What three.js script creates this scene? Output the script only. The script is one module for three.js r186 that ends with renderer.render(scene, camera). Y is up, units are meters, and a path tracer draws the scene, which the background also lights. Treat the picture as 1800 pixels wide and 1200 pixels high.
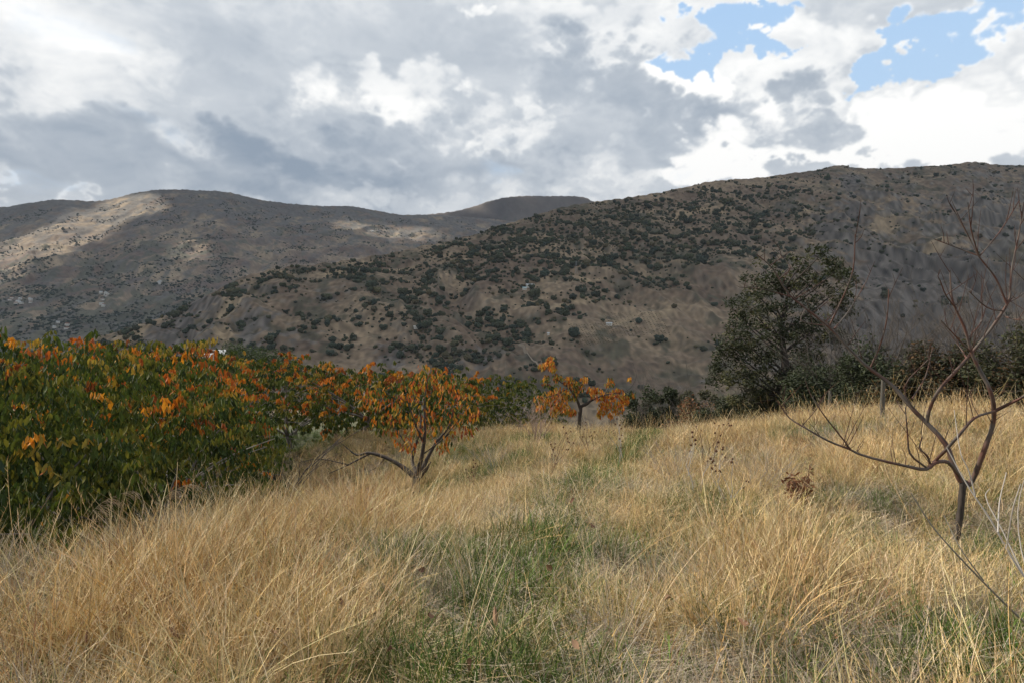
import * as THREE from 'three';
import { createNoise2D, createNoise3D } from 'simplex-noise';

// ------------------------------------------------------------ camera, sky, sun, exposure
const scene = new THREE.Scene();
const camera = new THREE.PerspectiveCamera(53.13, 1.5, 0.05, 40000);
camera.position.set(0, 1.7, 0);
camera.lookAt(0, 1.7, -10);

const rng = (seed) => () => { seed = (seed + 0x6d2b79f5) | 0; let t = Math.imul(seed ^ (seed >>> 15), 1 | seed); t = (t + Math.imul(t ^ (t >>> 7), 61 | t)) ^ t; return ((t ^ (t >>> 14)) >>> 0) / 4294967296; };
const n2 = createNoise2D(rng(11)), n3 = createNoise3D(rng(23));
const { clamp, lerp } = THREE.MathUtils;
const smoothstep = (x, a, b) => { const t = clamp((x - a) / (b - a), 0, 1); return t * t * (3 - 2 * t); };
const fbm2 = (x, y, o = 4) => { let s = 0, a = 0.5; for (let i = 0; i < o; i++) { s += a * n2(x, y); x = x * 2.03 + 17.1; y = y * 2.03 - 9.7; a *= 0.5; } return s; };
const ridged = (x, y, o = 4) => { let s = 0, a = 0.5; for (let i = 0; i < o; i++) { s += a * (1 - 2 * Math.abs(n2(x, y))); x = x * 2.07 + 5.3; y = y * 2.07 + 11.9; a *= 0.5; } return s; };
const curve = (pts, x) => {                          // smooth interpolation of [x, y] pairs
  if (x <= pts[0][0]) return pts[0][1];
  for (let i = 1; i < pts.length; i++) if (x <= pts[i][0]) {
    const [x0, y0] = pts[i - 1], [x1, y1] = pts[i], w = x1 - x0, t = (x - x0) / w;
    const m = (k) => { const a = pts[Math.max(0, k - 1)], b = pts[Math.min(pts.length - 1, k + 1)]; return (b[1] - a[1]) / (b[0] - a[0]); };
    const t2 = t * t, t3 = t2 * t;
    return (2 * t3 - 3 * t2 + 1) * y0 + (t3 - 2 * t2 + t) * w * m(i - 1) + (3 * t2 - 2 * t3) * y1 + (t3 - t2) * w * m(i);
  }
  return pts[pts.length - 1][1];
};

const SUN = new THREE.Vector3(-0.72, 0.62, -0.32).normalize();

function makeSky() {
  const W = 4096, H = 2048, data = new Float32Array(W * H * 4);
  // cloud weather, as directions: [azimuth, elevation] of the centre and half sizes in degrees
  const dir = (px, py) => { const u = (px - 900) / 1200, v = (600 - py) / 1200; return [Math.atan(u) * 57.296, Math.atan(v / Math.hypot(1, u)) * 57.296]; };
  const spot = (px, py, rx, ry, amp) => [...dir(px, py), rx * 0.042, ry * 0.042, amp];
  const gaps = [spot(1310, 48, 118, 34, 0.95), spot(1660, 78, 78, 58, 0.95), spot(1570, 52, 74, 32, 0.7), spot(1235, 88, 68, 18, 0.75), spot(1605, 125, 48, 24, 0.6), spot(1480, 30, 70, 26, -0.55), spot(1520, 75, 34, 34, -0.8), spot(1760, 140, 110, 60, -0.9), spot(1400, 120, 170, 40, -0.5), spot(60, 352, 160, 8, 0.08)];
  const light = [spot(40, 60, 190, 110, 0.36), spot(330, 60, 260, 60, 0.1), spot(690, 165, 150, 55, 0.6), spot(930, 205, 60, 70, 0.5), spot(1190, 130, 70, 35, 0.7), spot(1390, 110, 190, 60, 0.6), spot(1640, 225, 330, 55, 0.85), spot(1560, 265, 300, 30, 0.6), spot(1760, 60, 130, 60, 0.5), spot(1280, 260, 60, 30, 0.45), spot(1120, 20, 260, 50, 0.35), spot(860, 5, 30, 20, 0.5), spot(60, 352, 190, 9, 0.28), spot(1060, 330, 120, 26, 0.3), spot(1130, 290, 90, 24, 0.35), spot(1480, 285, 200, 20, 0.5), spot(700, 350, 120, 12, 0.25),
    spot(200, 280, 430, 66, -0.5), spot(640, 295, 340, 58, -0.46), spot(930, 320, 170, 30, -0.2), spot(1050, 135, 130, 55, -0.55), spot(1440, 205, 48, 48, -0.75), spot(1230, 195, 110, 45, -0.45), spot(1370, 265, 90, 40, -0.45), spot(430, 130, 190, 60, -0.2), spot(560, 190, 90, 40, -0.3), spot(960, 270, 160, 50, -0.15), spot(800, 60, 160, 60, -0.2)];
  const sum = (list, az, el) => { let s = 0; for (const [a, e, rx, ry, k] of list) { const dx = (az - a) / rx, dy = (el - e) / ry, q = dx * dx + dy * dy; if (q < 2.2) s += k * smoothstep(q, 2.2, 0.0) * 1.12; } return s; };
  const cloud = (x, y, z, o, from = 0) => {        // density of the cloud deck, seen in perspective
    const k = 1 / (Math.max(y, 0) + 0.3); let X = x * k * 1.9, Z = z * k * 1.9, Y = y * 4.2;
    X += n3(X * 2, Y * 2, Z * 2) * 0.13; Z += n3(X * 2 + 7, Y * 2, Z * 2 - 4) * 0.13; let s = 0, a = 0.5;
    for (let i = 0; i < o; i++) { if (i >= from) { const n = n3(X, Y, Z); s += a * (i < 3 ? n : 0.55 * n + 0.8 * (0.4 - Math.abs(n))); } X = X * 2.08 + 3.1; Y = Y * 2.08 + 1.7; Z = Z * 2.08 - 2.3; a *= 0.56; }
    return s;
  };
  const mix3 = (a, b, t) => [lerp(a[0], b[0], t), lerp(a[1], b[1], t), lerp(a[2], b[2], t)];
  for (let r = 0; r < H; r++) {
    const up = ((r + 0.5) / H - 0.5) * Math.PI, y = Math.sin(up), el = up * 57.296, fine = el < 34 && el > 0;
    for (let c = 0; c < W; c++) {
      const o = (r * W + c) * 4; data[o + 3] = 1;
      if (el < -1.5) { data[o] = 0.3; data[o + 1] = 0.28; data[o + 2] = 0.26; continue; }
      const round = ((c + 0.5) / W - 0.5) * 2 * Math.PI, x = Math.cos(round) * Math.cos(up), z = Math.sin(round) * Math.cos(up);
      const az = Math.atan2(x, -z) * 57.296, near = fine && Math.abs(az) < 60;
      const dens = cloud(x, y, z, near ? 8 : 5);
      let g = 0, l = 0, puff = 0;
      if (near) {                                    // billowing outlines
        let f = 9, a = 1, wa = 0, we = 0;
        for (let i = 0; i < 6; i++) { const p = n3(x * f, y * f * 1.5, z * f), q = n3(x * f + 31, y * f * 1.5 - 8, z * f); wa += a * (i ? 1.1 * (0.4 - Math.abs(p)) + 0.3 * p : p); we += a * (i ? 1.1 * (0.4 - Math.abs(q)) + 0.3 * q : q); f *= 2.1; a *= 0.53; }
        puff = wa + we; g = sum(gaps, az + wa * 3.1, el + we * 2.1); l = sum(light, az + wa * 3.4, el + we * 2.4);
      }
      const over = dens * 0.5 + 0.6 - g * 1.25;
      const alpha = smoothstep(over, -0.14, 0.4);
      const e = 0.03, shade = dens - cloud(x + SUN.x * e, y + 0.03, z + SUN.z * e, near ? 7 : 4);   // lit on the side turned to the sun
      const thin = smoothstep(over, 0.5, 0.1);
      let b = 0.48 + l * 0.6 + clamp(shade, -0.4, 0.5) * 0.3 + thin * 0.2 - dens * 0.13 + puff * 0.045 + (near ? cloud(x, y, z, 8, 3) * 0.5 : 0);
      b = clamp(b, -0.2, 1.12);
      let col = b < 0.5 ? mix3([0.27, 0.33, 0.41], [0.56, 0.60, 0.645], clamp((b + 0.2) / 0.7, 0, 1)) : mix3([0.56, 0.60, 0.645], [0.99, 0.985, 0.965], clamp((b - 0.5) / 0.45, 0, 1));
      const blue = mix3([0.50, 0.67, 0.86], [0.24, 0.44, 0.76], smoothstep(el, 4, 50));
      col = mix3(blue, col, alpha);
      col = mix3(col, [0.52, 0.58, 0.65], 0.35 * smoothstep(el, 9, 0));     // air near the horizon
      data[o] = col[0]; data[o + 1] = col[1]; data[o + 2] = col[2];
    }
  }
  const t = new THREE.DataTexture(data, W, H, THREE.RGBAFormat, THREE.FloatType);
  t.mapping = THREE.EquirectangularReflectionMapping; t.magFilter = t.minFilter = THREE.LinearFilter; t.needsUpdate = true;
  return t;
}
scene.background = makeSky();
scene.environment = scene.background;

const sun = new THREE.DirectionalLight(new THREE.Color().setRGB(1, 0.89, 0.72), 5);
sun.position.copy(SUN).multiplyScalar(6000); sun.target.position.set(0, 0, 0);
sun.shadow.radius = 2.2; sun.castShadow = true;
sun.shadow.camera.left = sun.shadow.camera.bottom = -6000; sun.shadow.camera.right = sun.shadow.camera.top = 6000; sun.shadow.camera.far = 16000;
scene.add(sun, sun.target);

const renderer = new THREE.WebGLRenderer();
renderer.toneMapping = THREE.LinearToneMapping;
renderer.toneMappingExposure = 1.2;
renderer.shadowMap.enabled = true;
scene.fog = new THREE.FogExp2(new THREE.Color(0.62, 0.72, 0.86), 0.000045);

// ------------------------------------------------------------ helpers
const taken = {};
const numbered = (name) => { const k = taken[name] = (taken[name] ?? -1) + 1; return k ? `${name}_${String(k).padStart(3, '0')}` : name; };
const mat = (r, g, b, more = {}) => new THREE.MeshStandardMaterial({ color: new THREE.Color().setRGB(r, g, b), roughness: 0.95, ...more });
function mesh(name, geometry, material, parent) { const m = new THREE.Mesh(geometry, material); m.name = name; m.castShadow = m.receiveShadow = true; parent.add(m); return m; }
function tag(o, label, category, group) { o.userData.label = label; o.userData.category = category; if (group) o.userData.group = group; return o; }
function thing(name, label, category, [x, y, z], group) { const o = new THREE.Group(); o.name = numbered(name); o.position.set(x, y, z); scene.add(o); return tag(o, label, category, group); }
function structure(name, geometry, material) { const m = mesh(name, geometry, material, scene); m.userData.kind = 'structure'; return m; }
function copies(name, geometry, material, list, parent) {     // list of [Matrix4, [r, g, b]]
  const m = new THREE.InstancedMesh(geometry, material, list.length); m.name = name; m.castShadow = m.receiveShadow = true; m.userData.kind = 'stuff';
  const c = new THREE.Color();
  list.forEach(([M, k], i) => { m.setMatrixAt(i, M); m.setColorAt(i, c.setRGB(...k)); });
  parent.add(m); return m;
}
class Shape {
  constructor() { this.p = []; this.i = []; this.c = []; this.uv = []; }
  add(pos, idx, col) { const o = this.p.length / 3; for (const v of pos) this.p.push(v); for (const k of idx) this.i.push(k + o); if (col) for (const v of col) this.c.push(v); }
  build() {
    const g = new THREE.BufferGeometry(); g.setAttribute('position', new THREE.Float32BufferAttribute(this.p, 3));
    if (this.c.length === this.p.length) g.setAttribute('color', new THREE.Float32BufferAttribute(this.c, 3));
    g.setIndex(this.i); g.computeVertexNormals(); return g;
  }
  // a tapered, slightly knobbly limb through points [x, y, z, radius]
  limb(pts, sides = 6, wobble = 0.12, fine = 3) {
    const P = [];
    const cr = new THREE.CatmullRomCurve3(pts.map((p) => new THREE.Vector3(p[0], p[1], p[2])), false, 'centripetal'), N = Math.max(2, (pts.length - 1) * fine);
    for (let k = 0; k <= N; k++) { const t = k / N, f = t * (pts.length - 1), j = Math.min(pts.length - 2, Math.floor(f)); P.push([cr.getPoint(t), lerp(pts[j][3], pts[j + 1][3], f - j), cr.getTangent(t)]); }
    const pos = [], idx = [], a = new THREE.Vector3(), b = new THREE.Vector3(), ref = new THREE.Vector3(0.31, 0.17, 0.93);
    P.forEach(([c, r, t], k) => {
      a.crossVectors(t, ref).normalize(); b.crossVectors(t, a);
      for (let s = 0; s < sides; s++) { const th = (s / sides) * Math.PI * 2, q = r * (1 + wobble * n3(c.x * 9 + Math.cos(th) * 2, c.y * 9, c.z * 9 + Math.sin(th) * 2)); pos.push(c.x + (a.x * Math.cos(th) + b.x * Math.sin(th)) * q, c.y + (a.y * Math.cos(th) + b.y * Math.sin(th)) * q, c.z + (a.z * Math.cos(th) + b.z * Math.sin(th)) * q); }
      if (k) for (let s = 0; s < sides; s++) { const A = (k - 1) * sides + s, B = (k - 1) * sides + (s + 1) % sides; idx.push(A, B, A + sides, B, B + sides, A + sides); }
    });
    const e = pos.length / 3, last = P[P.length - 1][0]; pos.push(last.x, last.y, last.z);
    for (let s = 0; s < sides; s++) idx.push(e - sides + s, e - sides + (s + 1) % sides, e);
    this.add(pos, idx); return this;
  }
}
const at = (px, py, d) => [((px - 900) / 1200) * d, 1.7 - ((py - 600) / 1200) * d, -d];      // a point d metres ahead
const M4 = new THREE.Matrix4(), Q = new THREE.Quaternion(), E = new THREE.Euler(), V = new THREE.Vector3(), S = new THREE.Vector3();
const place = (x, y, z, rx, ry, rz, sx, sy = sx, sz = sx) => new THREE.Matrix4().compose(V.set(x, y, z), Q.setFromEuler(E.set(rx, ry, rz, 'YXZ')), S.set(sx, sy, sz));
const jitter = (c, r, k = 0.18) => { const m = 1 + (r() - 0.5) * 2 * k; return [c[0] * m * (1 + (r() - 0.5) * k * 0.5), c[1] * m, c[2] * m * (1 + (r() - 0.5) * k * 0.5)]; };

// ------------------------------------------------------------ the ground we stand on
const CENTRE = [[-400, 40], [-90, 7], [-20, 0.8], [0, 0], [5, -0.1], [9, -0.35], [13, -0.75], [18, -1.15], [24, -1.6], [30, -2.5], [45, -6], [70, -13], [120, -32], [220, -78], [330, -108], [420, -112]];
const ORCHARD = [[-60, -1], [0, -2.1], [5, -2.35], [12, -2.35], [20, -2.15], [27, -2.5], [34, -3.1], [60, -5.4], [110, -9.5], [140, -13], [220, -60], [330, -105], [420, -112]];
const EDGE = [[-30, -3.2], [0, -3.4], [5, -3.6], [8, -2.95], [12, -3.9], [16, -6.2], [20, -7.6], [24, -6], [29, -1.6], [34, 0.2], [60, 1], [420, 2]];
const inOrchard = (x, d) => { const e = curve(EDGE, d) + n2(d * 0.5, 3) * 0.25; return smoothstep(-x, -e, -e + 2.6); };
function ground(x, z) {
  const d = -z, w = inOrchard(x, d);
  const slope = curve(CENTRE, d) - 0.42 * Math.max(0, -x + 0.2) * smoothstep(d, 6.5, 12.5) * smoothstep(d, 26, 17) + 0.95 * Math.exp(-(((x - 8.3) / 4.2) ** 2) - ((d - 13.5) / 5.2) ** 2) - 0.14 * Math.exp(-(((x - 3.9) / 1.3) ** 2) - ((d - 5.9) / 1.3) ** 2) - 0.3 * Math.exp(-(((x + 1.8) / 1.3) ** 2) - ((d - 11.6) / 1.8) ** 2) + 0.3 * Math.exp(-(((x - 13) / 5) ** 2) - ((d - 22) / 8) ** 2);
  return lerp(slope, curve(ORCHARD, d), w) + fbm2(x * 0.35, z * 0.35, 3) * 0.14 * smoothstep(Math.hypot(x, z), 0, 3);
}
const TRACK = [[0, -0.35], [3.4, -0.15], [5, 0.12], [9, 0.97], [13.5, 2.2], [19, 3.7], [26, 5.3], [40, 8]];
function greenness(x, d) {                              // where fresh grass shows between the straw
  const t = x - curve(TRACK, d), n = fbm2(x * 0.55 + 40, d * 0.55, 3);
  let g = (0.75 + 0.25 * smoothstep(d, 4, 8)) * Math.exp(-((t / (0.27 + 0.012 * d)) ** 2)) * (0.8 + 0.75 * n2(d * 0.45, 8)) + 0.4 * Math.exp(-(((t - 1.5) / 0.35) ** 2)) * (0.5 + n2(d * 0.4, 1));
  g += 1.1 * Math.exp(-(((x + 3.6) / 2.4) ** 2) - ((d - 15.5) / 2.6) ** 2) + 0.8 * Math.exp(-(((x - 0.6) / 2.6) ** 2) - ((d - 21) / 2.4) ** 2);
  g += 0.85 * Math.exp(-(((x - 2.5) / 0.6) ** 2) - ((d - 3.5) / 0.6) ** 2) + 0.12 * Math.exp(-(((x - 0.1) / 1.0) ** 2) - ((d - 3.2) / 0.9) ** 2) + 0.3 * Math.exp(-(((x - 2.2) / 0.8) ** 2) - ((d - 7) / 1.6) ** 2);
  return clamp(g + Math.max(0, n) * 0.75 - 0.08, 0, 1);
}
{
  const pos = [], col = [], idx = [], R = 190, A = 260;
  for (let r = 0; r <= R; r++) {
    const rad = r === 0 ? 0 : 0.35 * Math.pow(420 / 0.35, (r - 1) / (R - 1));
    for (let a = 0; a < A; a++) {
      const th = (a / A) * Math.PI * 2, x = Math.sin(th) * rad, z = -Math.cos(th) * rad, y = ground(x, z);
      pos.push(x, y, z);
      const g = greenness(x, -z), n = fbm2(x * 2.3, z * 2.3, 3), w = inOrchard(x, -z), k = 1 + n * 0.5;
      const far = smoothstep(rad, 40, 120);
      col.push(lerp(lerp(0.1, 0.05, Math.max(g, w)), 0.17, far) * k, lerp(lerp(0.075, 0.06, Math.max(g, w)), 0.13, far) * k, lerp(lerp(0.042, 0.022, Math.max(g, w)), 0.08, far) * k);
      if (r) { const B = (a + 1) % A; idx.push((r - 1) * A + a, r * A + a, (r - 1) * A + B, r * A + a, r * A + B, (r - 1) * A + B); }
    }
  }
  const g = new Shape(); g.p = pos; g.i = idx; g.c = col;
  structure('ground', g.build(), mat(1, 1, 1, { vertexColors: true, side: THREE.DoubleSide }));
  const v = new THREE.CircleGeometry(14000, 96); v.rotateX(-Math.PI / 2);
  structure('valley_floor', v, mat(0.16, 0.14, 0.09)).position.y = -113;
}

// ------------------------------------------------------------ hills: columns run away from us, rows climb from the foot to the skyline
const asU = (list) => list.map(([px, v]) => [(px - 900) / 1200, v]);
const HILL = {
  sky: asU([[-900, 900], [-200, 760], [0, 668], [90, 628], [150, 603], [200, 586], [300, 549], [380, 511], [430, 486], [500, 471], [600, 459], [700, 441], [800, 421], [900, 391], [1000, 362], [1080, 351], [1160, 339], [1250, 319], [1330, 313], [1400, 304], [1440, 298], [1475, 291], [1510, 296], [1560, 296], [1620, 293], [1670, 290], [1715, 285], [1760, 291], [1800, 291], [2000, 300], [2400, 330], [3200, 380]]),
  far: asU([[-900, 700], [0, 820], [150, 880], [500, 1060], [900, 1320], [1250, 1620], [1480, 1820], [1800, 2000], [2400, 2300], [3200, 2600]]),
  foot: () => 385, low: -112, amp: 26,
};
const MOUNTAIN = {
  sky: asU([[-1200, 420], [-400, 385], [-100, 371], [0, 365], [50, 357], [100, 351], [160, 354], [195, 350], [235, 340], [275, 334], [330, 334], [400, 338], [450, 350], [500, 357], [560, 362], [620, 363], [660, 370], [700, 377], [760, 378], [850, 384], [1000, 400], [1400, 430], [2000, 470]]),
  far: asU([[-1200, 4600], [0, 4500], [300, 4700], [700, 5000], [1400, 5200], [2000, 5200]]),
  foot: () => 1900, low: -112, amp: 34,
};
const PLATEAU = {
  sky: asU([[400, 420], [640, 388], [700, 380], [780, 372], [830, 362], [855, 353], [885, 346], [915, 342.5], [960, 343], [1005, 342.5], [1030, 345.5], [1046, 353], [1100, 368], [1300, 400]]),
  far: asU([[400, 5500], [1300, 5600]]), foot: () => 4300, low: 150, amp: 30,
};
function surface(K, u, t) {                              // t: 0 at the foot, 1 on the skyline, above 1 behind it
  const Dr = curve(K.far, u), Df = K.foot(u), hr = 1.7 + ((600 - curve(K.sky, u)) / 1200) * Dr;
  const d = Df + (Dr - Df) * t, x = u * d, q = Math.min(t, 1);
  let h = K.low + (hr - K.low) * (K === HILL ? 0.62 * q + 0.38 * q * q * (1.6 - 0.6 * q) : 0.7 * q + 0.3 * q * q);
  if (t > 1) h -= (t - 1) * (Dr - Df) * 0.35 + ((t - 1) ** 2) * 300;
  const env = Math.sin(Math.PI * clamp(t, 0, 1)) ** 0.7 * (t < 1 ? 1 : 0) + 0.02;
  const warp = n2(x / 420, d / 420) * 0.35;
  if (K === HILL) {
    const rib = ridged(x / 330 + d / 620 + warp, d / 900 - x / 1500, 4);                   // spurs and gullies run down to the left
    const rough = smoothstep(u, 0.32, 0.6) + smoothstep(u, -0.28, -0.45) * 0.8;
    h += env * K.amp * (rib * (0.75 + 0.75 * rough) + fbm2(x / 150, d / 210, 4) * 0.5) + env * 9 * ridged((h * 1.5 - x * 0.7) / 120, x / 260 + d / 400, 3) * (0.08 + rough);
    const tl = Math.abs(((h / 9) % 1 + 1) % 1 - 0.5);                                        // old terraces on the middle slopes
    h += smoothstep(tl, 0.3, 0.5) * 0.6 * clamp(1 - Math.abs(u) * 1.8, 0, 1) * env;
  } else {
    h += env * K.amp * (ridged(x / 1300 + warp, d / 1700 + x / 3000, 5) * 0.9 + fbm2(x / 500, d / 600, 5) * 0.7);
    h += env * K.amp * 0.12 * ridged(x / 190, d / 300, 3);
  }
  h += fbm2(x / 40, d / 40, 3) * (K === HILL ? 3.6 : 7) * (t > 0.9 ? 1 : 0.6);
  return [x, h, -d];
}
function meet(K, px, py) {                               // where the sight line through a point of the picture meets a hill: [u, t]
  const u = (px - 900) / 1200;
  for (let t = 0; t < 1; t += 0.002) { const [, h, z] = surface(K, u, t); if ((1.7 - h) / -z * 1200 + 600 < py) return [u, t]; }
  return [u, 0.99];
}
const dot = (list, u, t) => { let s = 0; for (const [a, b, ra, rb, k] of list) { const x = (u - a) / ra, y = (t - b) / rb, q = x * x + y * y; if (q < 6) s += k * Math.exp(-q); } return s; };
function hillMesh(name, K, u0, u1, nu, nt, colour) {
  const s = new Shape(), T = (j) => { const q = j / nt; return q < 0.93 ? Math.pow(q / 0.93, 1.25) : 1 + (q - 0.93) / 0.07 * 0.5; };
  const P = new Float32Array((nu + 1) * (nt + 1) * 3);
  for (let j = 0; j <= nt; j++) for (let i = 0; i <= nu; i++) { const v = surface(K, lerp(u0, u1, i / nu), T(j)), o = (j * (nu + 1) + i) * 3; P[o] = v[0]; P[o + 1] = v[1]; P[o + 2] = v[2]; }
  const idx = []; for (let j = 0; j < nt; j++) for (let i = 0; i < nu; i++) { const a = j * (nu + 1) + i, b = a + nu + 1; idx.push(a, a + 1, b, a + 1, b + 1, b); }
  const g = new THREE.BufferGeometry(); g.setAttribute('position', new THREE.BufferAttribute(P, 3)); g.setIndex(idx); g.computeVertexNormals();
  const N = g.attributes.normal.array, C = new Float32Array(P.length);
  for (let j = 0; j <= nt; j++) for (let i = 0; i <= nu; i++) { const o = (j * (nu + 1) + i) * 3, c = colour(P[o], P[o + 1], P[o + 2], N[o + 1], lerp(u0, u1, i / nu), T(j)); C[o] = c[0]; C[o + 1] = c[1]; C[o + 2] = c[2]; }
  g.setAttribute('color', new THREE.BufferAttribute(C, 3));
  return structure(name, g, mat(1, 1, 1, { vertexColors: true, roughness: 1, side: THREE.DoubleSide }));
}
const mix3 = (a, b, t) => { t = clamp(t, 0, 1); return [lerp(a[0], b[0], t), lerp(a[1], b[1], t), lerp(a[2], b[2], t)]; };
const scale3 = (a, k) => [a[0] * k, a[1] * k, a[2] * k];
// bare ground by what it is: dry grass, earth, rock, low scrub
const spots = (list) => list.map(([px, py, a, b, k]) => { const [u, t] = meet(HILL, px, py); return [u, t, a / 1200, b, k]; });
const crags = spots([[335, 540, 42, 0.09, 1], [295, 585, 50, 0.1, 1], [445, 575, 45, 0.09, 0.9], [520, 600, 40, 0.08, 0.6], [575, 520, 34, 0.05, 0.8], [690, 630, 50, 0.06, 0.8], [850, 635, 60, 0.05, 0.7], [1490, 312, 26, 0.05, 1], [1505, 330, 30, 0.06, 0.9], [1500, 375, 40, 0.05, 1], [1460, 400, 34, 0.05, 0.8], [1560, 460, 70, 0.07, 0.8], [1620, 500, 90, 0.09, 1], [1590, 570, 100, 0.1, 1], [1720, 480, 70, 0.1, 0.8], [1700, 600, 120, 0.1, 0.9], [1480, 620, 90, 0.08, 0.7], [1760, 390, 50, 0.05, 0.6], [1730, 295, 40, 0.03, 0.8], [1330, 640, 90, 0.06, 0.5]]);
const pale = spots([[235, 582, 45, 0.06, 1], [400, 545, 40, 0.07, 0.8], [395, 590, 30, 0.05, 0.8], [590, 478, 40, 0.03, 0.9], [700, 475, 60, 0.03, 0.5], [1200, 378, 50, 0.02, 1], [880, 395, 40, 0.02, 0.9], [1030, 494, 36, 0.012, 1], [1560, 395, 50, 0.03, 0.8], [1640, 440, 60, 0.02, 0.8], [1700, 520, 50, 0.02, 0.6], [1120, 560, 90, 0.03, 0.7], [1000, 535, 80, 0.02, 0.7], [1420, 370, 40, 0.03, 0.6]]);
hillMesh('near_hillside', HILL, -1.05, 1.2, 1500, 400, (x, y, z, ny, u, t) => {
  const a = fbm2(x / 160, z / 160, 4), b = fbm2(x / 26, z / 26, 3), c = fbm2(x / 420 + 9, z / 420, 3), f = n2(x / 12, z / 24);
  let k = mix3([0.16, 0.112, 0.078], [0.29, 0.215, 0.14], 0.5 + a * 1.3 + b * 0.4);          // earth to dry grass
  k = mix3(k, [0.115, 0.09, 0.06], smoothstep(b + c * 0.5, 0.05, 0.4) * 0.8);
  k = mix3(k, [0.065, 0.066, 0.042], smoothstep(fbm2(x / 60 + 3, z / 90, 5) + c * 0.4, 0.1, 0.4) * 0.7);      // low scrub
  const rough = smoothstep(u, 0.3, 0.55) + smoothstep(u, -0.28, -0.42) * 0.5;
  const rock = smoothstep(1 - ny + ridged((y * 1.5 - x * 0.7) / 120, x / 260 - z / 400, 3) * 0.13 * (0.3 + rough) + b * 0.1, 0.2, 0.36) * clamp(0.3 + rough, 0, 1);
  k = mix3(k, mix3([0.09, 0.083, 0.078], [0.2, 0.178, 0.155], 0.5 + f * 0.5), rock);
  const v = 0.6 * ridged((y * 1.6 - x * 0.75) / 62, x / 150 - z / 260, 3) + b * 0.55;
  k = mix3(k, [0.36, 0.27, 0.17], smoothstep(dot(pale, u, t) + v * 0.35, 0.3, 0.75) * 0.8);
  k = mix3(k, mix3([0.078, 0.072, 0.07], [0.16, 0.142, 0.127], 0.5 + f * 0.4 + v * 0.4), smoothstep(dot(crags, u, t) * 0.8 + v * 0.85, 0.42, 0.85) * 0.85);
  k = scale3(k, 0.88 + f * 0.2 + b * 0.4 + n2(x / 8, z / 18) * 0.2);
  return k;
});
hillMesh('far_mountain', MOUNTAIN, -1.6, 1.0, 1150, 300, (x, y, z, ny, u, t) => {
  const a = fbm2(x / 520, z / 520, 4), b = fbm2(x / 110, z / 150, 4), f = n2(x / 30, z / 70), c = fbm2(x / 1500 + 5, z / 1500, 2);
  let k = mix3([0.2, 0.145, 0.115], [0.42, 0.325, 0.225], 0.5 + a * 1.2 + b * 0.3);
  const low = smoothstep(t, 0.72, 0.15);
  k = mix3(k, [0.07, 0.085, 0.065], smoothstep(b + c * 0.6 + low * 0.55 - 0.08 + f * 0.2, 0.08, 0.38) * 0.78);
  k = mix3(k, [0.15, 0.14, 0.135], smoothstep(fbm2(x / 80, z / 190 + 40, 4), 0.04, 0.34) * 0.65);
  k = mix3(k, [0.17, 0.165, 0.16], smoothstep(ridged(x / 260, z / 300, 4) + (t - 0.75) * 1.2, 0.05, 0.5) * smoothstep(t, 0.5, 0.85) * 0.8);
  return scale3(k, 1 + f * 0.2 + n2(x / 14, z / 40) * 0.22 + b * 0.3);
});
hillMesh('far_plateau', PLATEAU, -0.5, 0.4, 420, 90, (x, y, z, ny, u, t) => {
  const a = fbm2(x / 520, z / 520, 4), b = fbm2(x / 120, z / 120, 3);
  return scale3(mix3(mix3([0.13, 0.115, 0.112], [0.2, 0.17, 0.15], 0.5 + a), [0.08, 0.09, 0.07], smoothstep(b + 0.6 - t, 0.05, 0.4) * 0.7), 1 + b * 0.3);
});

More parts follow.
